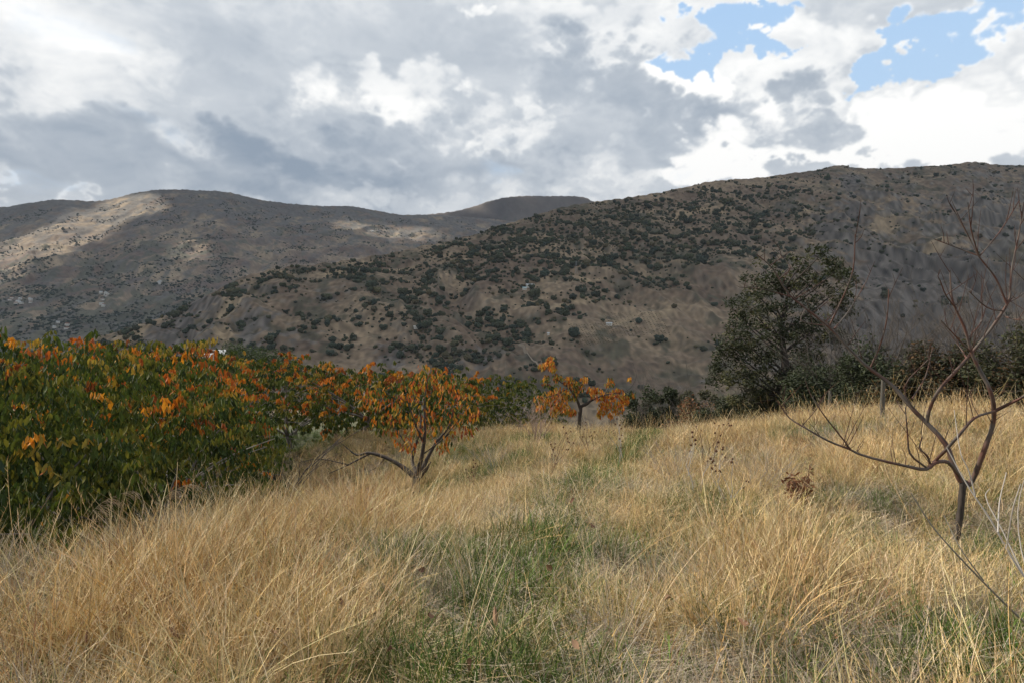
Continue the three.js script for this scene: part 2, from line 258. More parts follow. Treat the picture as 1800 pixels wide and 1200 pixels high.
// ------------------------------------------------------------ the cloud deck overhead that keeps the hills in shade, with the breaks that light the far slope
{
  const Y = 3400, up = (p) => { const k = (Y - p[1]) / SUN.y; return [p[0] + SUN.x * k, p[2] + SUN.z * k]; };
  const breaks = [];
  const hole = (px, py, r) => { const [u, t] = meet(MOUNTAIN, px, py); breaks.push([...up(surface(MOUNTAIN, u, t)), r * 1.5]); };
  for (const [px, py, r] of [[-60, 475, 190], [-10, 458, 175], [40, 440, 165], [90, 420, 160], [130, 405, 150], [170, 385, 150], [205, 368, 150], [240, 360, 120], [265, 362, 90], [185, 356, 110], [330, 442, 95], [585, 396, 95], [620, 394, 70], [668, 400, 90], [700, 412, 130], [735, 408, 90]]) hole(px, py, r);
  const over = up([0, 0, -4]);
  const mask = (X, Z) => {
    const rag = fbm2(X / 300, Z / 300, 4) * 0.45;
    let m = 1;
    for (const [a, b, r] of breaks) m = Math.min(m, (Math.hypot(X - a, Z - b) / r - 1) * 0.8 + rag * 0.6);
    m = Math.min(m, Math.hypot(X - over[0], Z - over[1]) / 260 - 1 + rag * 0.1);
    const ex = Math.min((X + 10500) / 900, (1900 - X) / 900), ez = Math.min((Z + 6720) / 500, (-1990 - Z) / 220);
    return Math.min(m, ex + rag, ez + rag * 0.5);
  };
  const s = new Shape(), step = 50, X0 = -10600, Z0 = -6750, nx = 260, nz = 98, id = new Map();
  const vert = (i, j, side) => {
    const key = (j * 1000 + i) * 2 + side; if (id.has(key)) return id.get(key);
    const X = X0 + i * step, Z = Z0 + j * step, m = mask(X, Z), th = Math.sqrt(clamp(m, 0, 1)) * (130 + 90 * fbm2(X / 500, Z / 500, 3));
    s.p.push(X, Y + (side ? th * (1.4 + 0.5 * ridged(X / 350, Z / 350, 3)) : -th * 0.5 + 25 * fbm2(X / 260, Z / 260, 3) * clamp(m, 0, 1)), Z);
    id.set(key, s.p.length / 3 - 1); return s.p.length / 3 - 1;
  };
  for (let j = 0; j < nz; j++) for (let i = 0; i < nx; i++) {
    if (mask(X0 + (i + 0.5) * step, Z0 + (j + 0.5) * step) < 0) continue;
    for (const side of [0, 1]) { const a = vert(i, j, side), b = vert(i + 1, j, side), c = vert(i, j + 1, side), d = vert(i + 1, j + 1, side); if (side) s.i.push(a, c, b, b, c, d); else s.i.push(a, b, c, b, d, c); }
  }
  structure('cloud', s.build(), new THREE.MeshPhysicalMaterial({ color: new THREE.Color().setRGB(0.42, 0.44, 0.47), roughness: 1, transmission: 0.9, thickness: 0, specularIntensity: 0, side: THREE.DoubleSide }));
}
// ------------------------------------------------------------ far woods, houses and scrub
function blob(seed, lobes, squash) {                     // a shrub's crown seen from far off: uneven lobes with leaf-size facets
  const r = rng(seed), s = new Shape();
  for (let k = 0; k < lobes; k++) {
    const g = new THREE.IcosahedronGeometry(1, 2), p = g.attributes.position, a = r() * 6.28, q = k ? 0.25 + r() * 0.4 : 0, rad = k ? 0.3 + r() * 0.22 : 0.52, cx = Math.cos(a) * q, cz = Math.sin(a) * q, cy = 0.35 + (k ? r() * 0.35 : 0.1);
    const pos = []; for (let i = 0; i < p.count; i++) { const x = p.getX(i), y = p.getY(i), z = p.getZ(i), n = 1 + 0.34 * n3(x * 3.1 + seed + k, y * 3.1, z * 3.1) + 0.2 * n3(x * 8 + k, y * 8, z * 8 + seed); pos.push(cx + x * rad * n, Math.max(-0.1, cy + y * rad * n * squash), cz + z * rad * n); }
    s.add(pos, [...Array(p.count).keys()]);
  }
  return s.build();
}
const hillCrowns = [1, 2, 3, 4].map((k) => blob(k * 7, 4 + k % 3, 0.85));
const hillGreens = [mat(0.045, 0.055, 0.033), mat(0.06, 0.066, 0.04), mat(0.038, 0.05, 0.036), mat(0.09, 0.08, 0.045)];
{
  const r = rng(5), spots = [], c = (px, py, a, b, k) => { const [u, t] = meet(HILL, px, py); return [u, t, a / 1200, b, k]; };
  // where the evergreen scrub stands thick on the slope, and where it is bare
  const thick = [c(980, 410, 160, 0.14, 0.9), c(1150, 400, 190, 0.13, 1.1), c(1290, 395, 150, 0.12, 0.9), c(1080, 460, 160, 0.08, 0.9), c(1150, 490, 80, 0.06, 1), c(900, 440, 130, 0.1, 0.8), c(760, 460, 130, 0.1, 0.5), c(900, 560, 100, 0.05, 1), c(870, 600, 80, 0.05, 0.7), c(690, 565, 70, 0.04, 0.9), c(740, 520, 90, 0.06, 0.6), c(560, 480, 140, 0.06, 0.5), c(1400, 430, 80, 0.08, 0.45), c(1340, 335, 160, 0.08, 0.4), c(820, 625, 60, 0.04, 0.5), c(700, 610, 60, 0.04, 0.4),
    c(1220, 600, 130, 0.12, -1), c(1330, 560, 120, 0.12, -0.6), c(480, 560, 120, 0.14, -0.3), c(1100, 575, 70, 0.05, -1.2), c(1650, 330, 200, 0.15, -0.3), c(940, 500, 20, 0.02, 0.8)];
  for (let k = 0; k < 120000 && spots.length < 11000; k++) {
    const u = lerp(-0.68, 0.82, r()), t = Math.pow(r(), 0.75) * 0.99;
    const v = surface(HILL, u, t), dens = 0.13 + Math.max(0, dot(thick, u, t)) * 0.6, n = fbm2(v[0] / 75, v[2] / 75, 3) * 0.9;
    if (dens + n * (0.5 + dens * 1.2) < 0.05 + r() * 0.62 || dot(thick, u, t) < -0.25 && r() < 0.8) continue;
    const size = (0.75 + 3.4 * r() ** 4 + 0.6 * r() + 0.9 * clamp(dens, 0, 1)) * (1 + clamp(n, -0.3, 0.6) * 0.9) * lerp(1.15, 1, t) * (r() < 0.12 ? 1.4 : 1);
    spots.push([v, size, r() * 6.28, Math.floor(r() * 4), Math.floor(r() * 3.5), size / -v[2]]);
  }
  spots.sort((a, b) => b[5] - a[5]);
  const rest = [[], [], [], []];
  spots.forEach(([v, size, turn, kind, green], k) => {
    if (k < 300) {
      const m = mesh(numbered('hillside_tree'), hillCrowns[kind], hillGreens[green], scene); m.position.set(v[0], v[1] - 0.3, v[2]); m.rotation.y = turn; m.scale.set(size, size * 1.3, size);
      tag(m, 'round dark evergreen tree dotted on the brown hillside across the valley', 'tree', 'dark evergreen trees scattered over the near hillside');
    } else rest[kind].push([place(v[0], v[1] - 0.3, v[2], 0, turn, 0, size, size * 1.25, size), jitter([[0.045, 0.055, 0.033], [0.06, 0.066, 0.04], [0.038, 0.05, 0.036], [0.09, 0.08, 0.045]][green], r, 0.35)]);
  });
  const g = new THREE.Group(); g.name = 'hillside_scrub'; g.userData = { kind: 'stuff', label: 'smaller dark scrub scattered thickly over the upper brown hillside', category: 'scrub' }; scene.add(g);
  rest.forEach((l, k) => copies('scrub', hillCrowns[k], mat(1, 1, 1), l, g));
  // vines and young trees in rows round the white shed
  const rows = [];
  for (const [px, py, w, h] of [[1110, 570, 48, 30], [1035, 588, 36, 26]]) for (let j = 0; j < 14; j++) for (let i = 0; i < 16; i++) { const [u, t] = meet(HILL, px + (i / 15 - 0.5) * w * 2 + j * 1.5, py + (j / 13 - 0.5) * h * 1.3 + Math.sin(i * 0.4) * 2 + (r() - 0.5) * 1.2), v = surface(HILL, u, t); rows.push([place(v[0], v[1], v[2], 0, r() * 6, 0, 0.5 + r() * 0.5), jitter([0.12, 0.108, 0.06], r)]); }
  const vy = copies('vineyard_rows', hillCrowns[0], mat(1, 1, 1), rows, scene); vy.userData.label = 'rows of small vines planted beside the white shed on the slope'; vy.userData.category = 'vineyard';
  // woods on the foot of the far mountain
  const far = [];
  for (let k = 0; k < 60000 && far.length < 15000; k++) {
    const u = lerp(-0.85, -0.05, r()), t = r() * 0.95, v = surface(MOUNTAIN, u, t), n = fbm2(v[0] / 260, v[2] / 330, 4);
    if (n + smoothstep(t, 0.75, 0.1) * 0.45 + 0.02 < r() * 0.6) continue;
    const size = 3 + r() * r() * 7; far.push([place(v[0], v[1] - 1, v[2], 0, r() * 6, 0, size, size, size), jitter([0.05, 0.065, 0.045], r, 0.25)]);
  }
  const fw = copies('far_woods', hillCrowns[1], mat(1, 1, 1), far, scene); fw.userData.label = 'dark woods and groves over the lower slopes of the far mountain'; fw.userData.category = 'woods';
}
// houses: walls with a pitched roof, a door and windows
const white = mat(0.6, 0.58, 0.53), tileRed = mat(0.3, 0.15, 0.1), tin = mat(0.52, 0.54, 0.56, { roughness: 0.5 }), blueTin = mat(0.35, 0.52, 0.58), pane = mat(0.03, 0.035, 0.045, { roughness: 0.2 }), doorWood = mat(0.12, 0.07, 0.04);
function house(name, label, group, [x, y, z], w, l, h, roofMat, turn, fine = true) {
  const o = thing(name, label, 'house', [x, y - 0.6, z], group); o.rotation.y = turn;
  const b = new THREE.BoxGeometry(w, h + 0.6, l); b.translate(0, (h + 0.6) / 2, 0); mesh('wall', b, white, o);
  const s = new THREE.Shape(); s.moveTo(-l / 2 - 0.4, 0); s.lineTo(l / 2 + 0.4, 0); s.lineTo(0, h * 0.45); s.closePath();
  const rg = new THREE.ExtrudeGeometry(s, { depth: w + 0.8, bevelEnabled: false }); rg.rotateY(Math.PI / 2); rg.translate(-w / 2 - 0.4, h + 0.603, 0); mesh('roof', rg, roofMat, o);
  if (fine) {
    for (let k = 0; k < 3; k++) { const g = new THREE.BoxGeometry(w * 0.13, h * 0.35, 0.16); g.translate((k - 1) * w * 0.3 + (k === 1 ? w * 0.05 : 0), k === 1 ? h * 0.4 + 0.1 : h * 0.6 + 0.4, l / 2); mesh(k === 1 ? 'door' : 'window', k === 1 ? new THREE.BoxGeometry(w * 0.12, h * 0.65, 0.16).translate(0, h * 0.33 + 0.6, l / 2) : g, k === 1 ? doorWood : pane, o); }
  }
  return o;
}
const onHill = (K, px, py) => { const [u, t] = meet(K, px, py); return surface(K, u, t); };
house('farmhouse', 'white farmhouse with pale roof half hidden by dark trees on the hillside', null, onHill(HILL, 932, 506), 11, 6, 3.6, tin, 0.2);
house('farmhouse', 'small blue roofed outbuilding just left of the white hillside farmhouse', null, onHill(HILL, 922, 510), 5, 4, 2.6, blueTin, 0.4);
house('shed', 'small white shed among the vineyard rows on the hillside', null, onHill(HILL, 1071, 573), 6.5, 3.5, 2.4, tin, -0.35);
house('shed', 'tiny white hut below the farmhouse near the hillside track', null, onHill(HILL, 964, 590), 2.2, 2, 2, tin, 0.3, false);
house('shed', 'lone pale stone hut among trees on the left of the hillside', null, onHill(HILL, 731, 578), 5, 4, 2.5, white, 0.2, false);
{
  const r = rng(77);
  for (const [px, py, n, sx, sy] of [[38, 533, 12, 24, 7], [183, 524, 6, 9, 7], [178, 538, 3, 6, 2], [275, 500, 4, 14, 3], [120, 575, 4, 30, 8], [640, 410, 3, 16, 4]])
    for (let k = 0; k < n; k++) { const v = onHill(MOUNTAIN, px + (r() - 0.5) * 2 * sx, py + (r() - 0.5) * 2 * sy); house('village_house', 'tiny pale village house on the lower slope of the far mountain', 'village houses on the far mountain', v, 9 + r() * 7, 8 + r() * 3, 5 + r() * 3, r() < 0.4 ? tileRed : tin, r() * 3, false); }
}
{ // the pale track down the hillside
  const pts = [[912, 608], [920, 611], [923, 619], [932, 629], [942, 637], [952, 646]].map(([a, b]) => onHill(HILL, a, b)), s = new Shape(), pos = [], idx = [];
  const cr = new THREE.CatmullRomCurve3(pts.map((p) => new THREE.Vector3(...p))), N = 160;
  for (let k = 0; k <= N; k++) { const p = cr.getPoint(k / N), t = cr.getTangent(k / N), nx = -t.z, nz = t.x, l = Math.hypot(nx, nz) || 1; for (const s2 of [-1, 1]) { const x = p.x + nx / l * 1.0 * s2, z = p.z + nz / l * 1.0 * s2, d = -z, u = x / d, T = (d - 385) / (curve(HILL.far, u) - 385); pos.push(x, surface(HILL, u, T)[1] + 0.7, z); } if (k) idx.push(2 * k - 2, 2 * k - 1, 2 * k, 2 * k - 1, 2 * k + 1, 2 * k); }
  s.add(pos, idx); structure('hillside_track', s.build(), mat(0.27, 0.22, 0.165, { side: THREE.DoubleSide }));
}
{ // pylons on the ridge
  const steel = mat(0.3, 0.31, 0.32, { roughness: 0.6 });
  for (const [px, py, h, label] of [[917, 383, 22, 'thin lattice pylon standing on the hill crest against the plateau'], [1013, 482, 19, 'lattice pylon standing among the dark trees mid slope']]) {
    const v = onHill(HILL, px, py), o = thing('pylon', label, 'pylon', v);
    for (const [a, b] of [[-1, -1], [1, -1], [-1, 1], [1, 1]]) mesh('leg', new Shape().limb([[a * 1.6, -1, b * 1.6, 0.14], [a * 0.3, h, b * 0.3, 0.09]], 4, 0, 1).build(), steel, o);
    for (const y of [0.72, 0.82, 0.92]) mesh('crossarm', new Shape().limb([[-3.2, h * y, 0, 0.1], [3.2, h * y, 0, 0.1]], 4, 0, 1).build(), steel, o);
    const br = new Shape(); for (let k = 0; k < 7; k++) { const w = lerp(1.5, 0.35, k / 7), w2 = lerp(1.5, 0.35, (k + 1) / 7), s = k % 2 ? 1 : -1; br.limb([[-w * s, h * k / 7, w, 0.06], [w2 * s, h * (k + 1) / 7, w2, 0.06]], 3, 0, 1); } mesh('bracing', br.build(), steel, o);
  }
}

// ------------------------------------------------------------ leaves
function leafShape(len, wide, fold, bend) {             // hangs from the origin along -y, folded along its midrib
  const s = new Shape(), pos = [], idx = [], N = 4;
  for (let k = 0; k <= N; k++) { const t = k / N, w = wide * 0.5 * Math.pow(Math.sin(Math.PI * Math.min(1, 0.06 + t * 0.94)), 0.8) * (1 - 0.25 * t), y = -len * t, z = bend * len * t * t; pos.push(-w, y, z + fold * w, 0, y, z, w, y, z + fold * w); if (k) { const b = k * 3; idx.push(b - 3, b, b - 2, b - 2, b, b + 1, b - 2, b + 1, b - 1, b - 1, b + 1, b + 2); } }
  s.add(pos, idx); return s.build();
}
const leafy = (more) => new THREE.MeshPhysicalMaterial({ color: 0xffffff, roughness: 0.85, transmission: 0.35, thickness: 0, specularIntensity: 0.5, side: THREE.DoubleSide, ...more });
const cherryLeaves = [leafShape(0.115, 0.05, 0.5, 0.25), leafShape(0.095, 0.045, 0.7, -0.2), leafShape(0.12, 0.046, 0.35, 0.45)];
const leafMaterial = leafy();
const GREEN = [[0.06, 0.088, 0.012], [0.085, 0.108, 0.014], [0.036, 0.06, 0.012], [0.14, 0.14, 0.018]], YELLOW = [[0.38, 0.24, 0.03], [0.30, 0.22, 0.035]], ORANGE = [[0.52, 0.17, 0.014], [0.58, 0.25, 0.02], [0.44, 0.11, 0.012], [0.25, 0.07, 0.015]];
const pick = (list, r) => list[Math.floor(r() * list.length)];
const leafMats = new Map();
function leafMat(c) { const q = c.map((v) => Math.round(v * 40) / 40 + 0.005), k = q.join(); if (!leafMats.has(k)) leafMats.set(k, leafy({ color: new THREE.Color().setRGB(...q) })); return leafMats.get(k); }
// leaves given as [x, y, z, turn, tilt, roll, size, colour], in the tree's own axes; the ones nearest the camera become parts when single is set
function foliage(tree, list, single = 0) {
  const o = tree.position;
  if (single) list.sort((a, b) => Math.hypot(a[0] + o.x, a[1] + o.y - 1.7, a[2] + o.z) - Math.hypot(b[0] + o.x, b[1] + o.y - 1.7, b[2] + o.z));
  list.slice(0, single).forEach((l, k) => { const m = mesh('leaf', cherryLeaves[k % 3], leafMat(l[7]), tree); m.position.set(l[0], l[1], l[2]); m.rotation.set(l[4], l[3], l[5], 'YXZ'); m.scale.setScalar(l[6]); });
  const rest = [[], [], []];
  list.slice(single).forEach((l, k) => rest[k % 3].push([place(l[0], l[1], l[2], l[4], l[3], l[5], l[6]), l[7]]));
  const f = new THREE.Group(); f.name = 'foliage'; f.userData.kind = 'stuff'; tree.add(f);
  rest.forEach((q, k) => q.length && copies('foliage_leaves', cherryLeaves[k], leafMaterial, q, f));
}
const hang = (r) => [r() * 6.28, (r() - 0.5) * 0.9, (r() - 0.5) * 0.9];
const greyBark = mat(0.13, 0.115, 0.105), darkBark = mat(0.055, 0.045, 0.04), paleBark = mat(0.24, 0.22, 0.2);

// an orchard tree: trunk, spreading limbs, leaf-hung shoots. top: height above its base; wide: crown radius; hue(x, y, z, r): leaf colour of a shoot
function orchardTree(name, label, group, [x, z], top, wide, seed, leaves, hue, single = 0, size = 1) {
  const r = rng(seed), y0 = ground(x, z), o = thing(name, label, 'tree', [x, y0 - 0.05, z], group), list = [];
  const trunkTop = 0.55 + r() * 0.25, lean = (r() - 0.5) * 0.3;
  mesh('trunk', new Shape().limb([[0, -0.15, 0, 0.12], [lean * 0.4, trunkTop * 0.5, 0, 0.095], [lean, trunkTop, 0, 0.085]], 8).build(), greyBark, o);
  const N = 7;
  const ends = [];
  for (let k = 0; k < N; k++) {
    const a = (k / N) * 6.28 + r() * 0.7, out = wide * (0.6 + r() * 0.35), high = top * (0.45 + r() * 0.45), s = new Shape();
    const e = [Math.cos(a) * out, high, Math.sin(a) * out];
    s.limb([[lean, trunkTop - 0.06, 0, 0.05], [lean + e[0] * 0.35, trunkTop + (high - trunkTop) * 0.4, e[2] * 0.35, 0.032], [e[0] * 0.72, high * 0.85, e[2] * 0.72, 0.018], [e[0], high, e[2], 0.006]], 5);
    for (let j = 0; j < 4; j++) { const t = 0.35 + r() * 0.5, b = [lerp(lean, e[0], t), lerp(trunkTop, high, t * 0.95), e[2] * t], a2 = a + (r() - 0.5) * 2.4, L = wide * (0.35 + r() * 0.35), up = (r() - 0.25) * 0.7; const q = [b[0] + Math.cos(a2) * L, b[1] + L * up, b[2] + Math.sin(a2) * L]; s.limb([[...b, 0.013], [(b[0] + q[0]) / 2, (b[1] + q[1]) / 2 + 0.06, (b[2] + q[2]) / 2, 0.009], [...q, 0.004]], 4, 0.1, 2); ends.push(q); }
    mesh('branch', s.build(), k % 5 ? greyBark : paleBark, o);
  }
  const per = 17, shoots = Math.round(leaves / per);
  for (let k = 0; k < shoots; k++) {
    const a = r() * 6.28, el = Math.asin(lerp(-0.75, 1, r())), q = 0.5 + 0.5 * Math.sqrt(r()), bump = 1 + 0.22 * n3(Math.cos(a) * 2 + seed, el * 2, Math.sin(a) * 2);
    const cx = Math.cos(a) * Math.cos(el) * wide * q * bump, cz = Math.sin(a) * Math.cos(el) * wide * q * bump, cy = top * 0.52 + Math.sin(el) * top * 0.5 * q * bump;
    const dx = Math.cos(a) + (r() - 0.5) * 1.2, dz = Math.sin(a) + (r() - 0.5) * 1.2, rise = (r() - 0.15) * 0.9, L = 0.3 + r() * 0.35, base = hue(cx + x, cy + y0, cz + z, r);
    for (let j = 0; j < per; j++) { const t = j / per, [ya, ti, ro] = hang(r); list.push([cx + dx * L * t * 0.6 + (r() - 0.5) * 0.06, Math.max(0.05, cy + L * (rise * t - 0.45 * t * t) + (r() - 0.5) * 0.05), cz + dz * L * t * 0.6 + (r() - 0.5) * 0.06, ya, ti, ro, (0.7 + r() * 0.55) * size, jitter(r() < 0.82 ? base : hue(cx + x, cy + y0, cz + z, r), r, 0.22)]); }
  }
  foliage(o, list, single);
  return o;
}
const hueOf = (share, shift = 0) => (x, y, z, r) => { const n = n3(x * 1.0 + shift, y, z * 1.0) + 0.55 * n3(x * 2.6, y * 2.6, z * 2.6 + shift), v = share + n * 0.46 + clamp((y - 0.3) * 0.15, -0.22, 0.2); return v > 0.6 ? pick(ORANGE, r) : v > 0.47 ? (r() < 0.5 ? pick(YELLOW, r) : pick(ORANGE, r)) : v > 0.4 && r() < 0.28 ? pick(YELLOW, r) : pick(GREEN, r); };
const crest = [[-400, 585], [0, 588], [150, 598], [300, 606], [480, 622], [640, 641], [760, 652], [950, 658]];
{
  const rows = [
    // px, distance, crown radius, leaves, share of autumn colour, own label
    [-110, 6.2, 1.75, 18000, -0.03, 'nearest green orchard tree at the left edge, its leaves drooping to the grass', 300],
    [205, 8.3, 1.75, 18000, 0.07, 'big green orchard tree with orange tufts left of the grassy bank', 300],
    [20, 9.6, 1.9, 9500, 0.2, 'green and orange orchard tree behind the nearest one at the left edge', 0],
    [318, 11.4, 1.35, 9000, 0.17, 'green orchard tree with a bright orange tuft at the corner of the bank', 0],
  ];
  for (const [px, d, w, n, share, label, single] of rows) { const [x] = at(px, 0, d), top = at(px, curve(crest, px) + 8, d)[1] - ground(x, -d); orchardTree('orchard_tree', label, 'orchard trees', [x, -d], top, w, Math.round(px + d * 100), n, hueOf(share, 0), single, 0.74); }
  const back = [];
  for (const [d, list] of [[13.5, [110, 270]], [17.5, [0, 180, 315]], [21.5, [110, 250, 385]], [25.5, [220, 370, 510, 640, 745]], [30, [330, 460, 590, 700, 790]], [35, [520, 640, 750, 850, 915]], [41, [700, 800, 890]]]) for (const px of list) back.push([px, d]);
  back.forEach(([px, d], k) => {
    const [x] = at(px, 0, d), r = rng(k * 31 + 9), top = at(px, curve(crest, px) - 2 + r() * 9, d)[1] - ground(x, -d);
    const share = px > 500 && px < 800 ? 0.42 : 0.28;
    orchardTree('orchard_tree', px === 915 ? 'dark green orchard tree at the right end of the orchard rows' : px === 850 ? 'dark green orchard tree second from the right end of the orchard' : 'leafy green and orange orchard tree in the crowded rows behind the bank', 'orchard trees', [x, -d], Math.max(2.2, top), 1.75 + r() * 0.35 + d * 0.012, 400 + k, d < 20 ? 5600 : 4400, hueOf(share, k * 0.2), 0, d < 20 ? 1.05 : 1.25);
  });
}
// ------------------------------------------------------------ the two small orange trees on the grass
function drawnTree(name, label, [bx, by, bd], trunkPts, limbs, bark, sides = 6, fat = (v) => v) {
  const base = at(bx, by, bd), y = ground(base[0], base[2]), o = thing(name, label, 'tree', [base[0], y, base[2]]);
  const L = (p) => { const [px, py, dd, rad] = p, v = at(px, py, bd + dd); return [v[0] - base[0], v[1] - y, v[2] - base[2], fat(rad)]; };
  const trunk = [[0, -0.12, 0, trunkPts[0][3] * 1.15], ...trunkPts.map(L)];
  mesh('trunk', new Shape().limb(trunk, 9, 0.2, 4).build(), bark[0], o);
  for (const main of limbs) { const s = new Shape(); for (const b of main) s.limb(b.map(L), sides, 0.14, 3); mesh('branch', s.build(), bark[1], o); }
  return [o, L];
}
{
  const [o, L] = drawnTree('orange_tree', 'small tree with orange leaves and a bare side limb standing alone in dry grass', [730, 886, 12.5], [[730, 880, 0, 0.075], [731, 858, 0, 0.066], [733, 838, 0, 0.075]], [
    [[[727, 836, 0, 0.05], [707, 820, 0.1, 0.042], [677, 803, 0.2, 0.034], [647, 795, 0.3, 0.026], [627, 799, 0.35, 0.018], [603, 781, 0.4, 0.006]], [[650, 796, 0.3, 0.022], [610, 817, 0.2, 0.015], [575, 833, 0.1, 0.005]], [[612, 816, 0.2, 0.01], [560, 806, 0.1, 0.007], [525, 812, 0, 0.004]], [[677, 804, 0.2, 0.01], [660, 822, 0.1, 0.006], [640, 830, 0, 0.003]]],
    [[[733, 834, 0, 0.05], [743, 793, -0.2, 0.035], [747, 747, -0.3, 0.024], [746, 707, -0.3, 0.014], [752, 660, -0.3, 0.006]], [[745, 780, -0.2, 0.018], [728, 740, -0.5, 0.012], [715, 700, -0.6, 0.005]]],
    [[[731, 830, 0, 0.04], [724, 806, 0.3, 0.03], [736, 765, 0.4, 0.022], [740, 735, 0.5, 0.015], [725, 690, 0.6, 0.006]], [[728, 800, 0.3, 0.018], [700, 760, 0.5, 0.012], [672, 715, 0.6, 0.005]]],
    [[[737, 834, 0, 0.045], [763, 783, 0.2, 0.03], [790, 747, 0.3, 0.02], [797, 718, 0.3, 0.012], [806, 680, 0.3, 0.005]], [[765, 782, 0.2, 0.016], [784, 765, -0.3, 0.011], [808, 735, -0.5, 0.005]], [[740, 800, 0, 0.014], [778, 772, -0.2, 0.01], [800, 752, -0.3, 0.004]]],
    [[[738, 838, 0, 0.04], [750, 823, -0.1, 0.028], [757, 811, -0.15, 0.012]]],
  ], [darkBark, darkBark], 6);
  const r = rng(91), list = [], tufts = [[752, 662, 22], [735, 680, 26], [775, 668, 22], [712, 690, 30], [760, 695, 30], [800, 690, 26], [682, 705, 26], [730, 715, 30], [785, 722, 28], [815, 722, 20], [660, 700, 18], [700, 740, 26], [745, 745, 28], [672, 745, 18], [772, 755, 22], [815, 750, 18], [725, 770, 18], [720, 782, 12], [788, 782, 10], [640, 690, 14], [826, 700, 12], [690, 770, 12], [748, 645, 9], [822, 755, 10], [775, 783, 9]];
  for (const [px, py, q] of tufts) for (let k = 0; k < q * 1.75; k++) { const a = r() * 6.28, m = Math.sqrt(r()) * (q + 4), dd = (r() - 0.5) * 1.3, v = L([px + Math.cos(a) * m * 1.15, py + Math.sin(a) * m * 0.8, dd, 0]), [ya, ti, ro] = hang(r), n = n2(px * 0.05, py * 0.05 + k * 0.02); list.push([v[0], v[1], v[2], ya, ti, ro, 0.65 + r() * 0.45, jitter(r() < 0.27 + n * 0.25 ? pick(GREEN, r) : r() < 0.25 ? pick(YELLOW, r) : pick(ORANGE, r), r, 0.2)]); }
  foliage(o, list, 300);
}
{
  const [o, L] = drawnTree('orange_tree', 'thick stemmed little tree with hanging orange leaves at the far end of the grass', [1018, 764, 23], [[1018, 752, 0, 0.075], [1019, 735, 0, 0.06], [1021, 715, 0, 0.062]], [
    [[[1020, 718, 0, 0.055], [1015, 703, 0, 0.048], [1009, 693, 0, 0.042], [1000, 680, 0.1, 0.03], [982, 668, 0.2, 0.02], [975, 655, 0.2, 0.014], [968, 638, 0.2, 0.006]], [[1000, 681, 0, 0.025], [975, 694, -0.3, 0.016], [950, 700, -0.4, 0.006]]],
    [[[1021, 714, 0, 0.06], [1032, 709, -0.1, 0.05], [1040, 703, -0.2, 0.035], [1065, 693, -0.3, 0.025], [1090, 690, -0.3, 0.01]], [[1062, 694, -0.3, 0.02], [1072, 676, 0.2, 0.012], [1070, 660, 0.3, 0.005]]],
    [[[1012, 698, 0, 0.04], [1020, 680, 0.3, 0.022], [1016, 664, 0.4, 0.008]]],
    [[[1090, 692, -0.3, 0.012], [1108, 682, -0.2, 0.008], [1119, 660, -0.1, 0.006], [1112, 637, 0, 0.003]]],
  ], [darkBark, darkBark], 6);
  const r = rng(17), list = [];
  for (const [px, py, q, kind] of [[955, 641, 8, 1], [968, 632, 9, 1], [971, 645, 7, 1], [960, 662, 6, 2], [980, 663, 9, 2], [1000, 668, 10, 1], [1016, 678, 12, 2], [1003, 690, 14, 2], [985, 690, 14, 1], [965, 698, 15, 1], [990, 712, 13, 1], [1005, 722, 8, 1], [975, 720, 10, 1], [1050, 690, 13, 1], [1068, 700, 14, 1], [1072, 670, 9, 2], [1085, 692, 14, 1], [1060, 715, 11, 1], [1085, 715, 13, 1], [1098, 700, 9, 1], [1055, 725, 6, 1], [1073, 728, 5, 1], [1040, 684, 8, 1], [1028, 665, 6, 1], [1107, 664, 3, 3], [1112, 692, 4, 2], [950, 715, 8, 1], [945, 700, 8, 2]])
    for (let k = 0; k < q * 7; k++) { const a = r() * 6.28, m = Math.sqrt(r()) * q, v = L([px + Math.cos(a) * m, py + Math.sin(a) * m * 0.85, (r() - 0.5) * 1.1, 0]), [ya, ti, ro] = hang(r); list.push([v[0], v[1], v[2], ya, ti, ro, 0.95 + r() * 0.45, jitter(kind === 2 && r() < 0.5 ? pick(GREEN, r) : r() < 0.35 ? pick(YELLOW, r) : pick(ORANGE, r), r, 0.2)]); }
  foliage(o, list, 200);
}
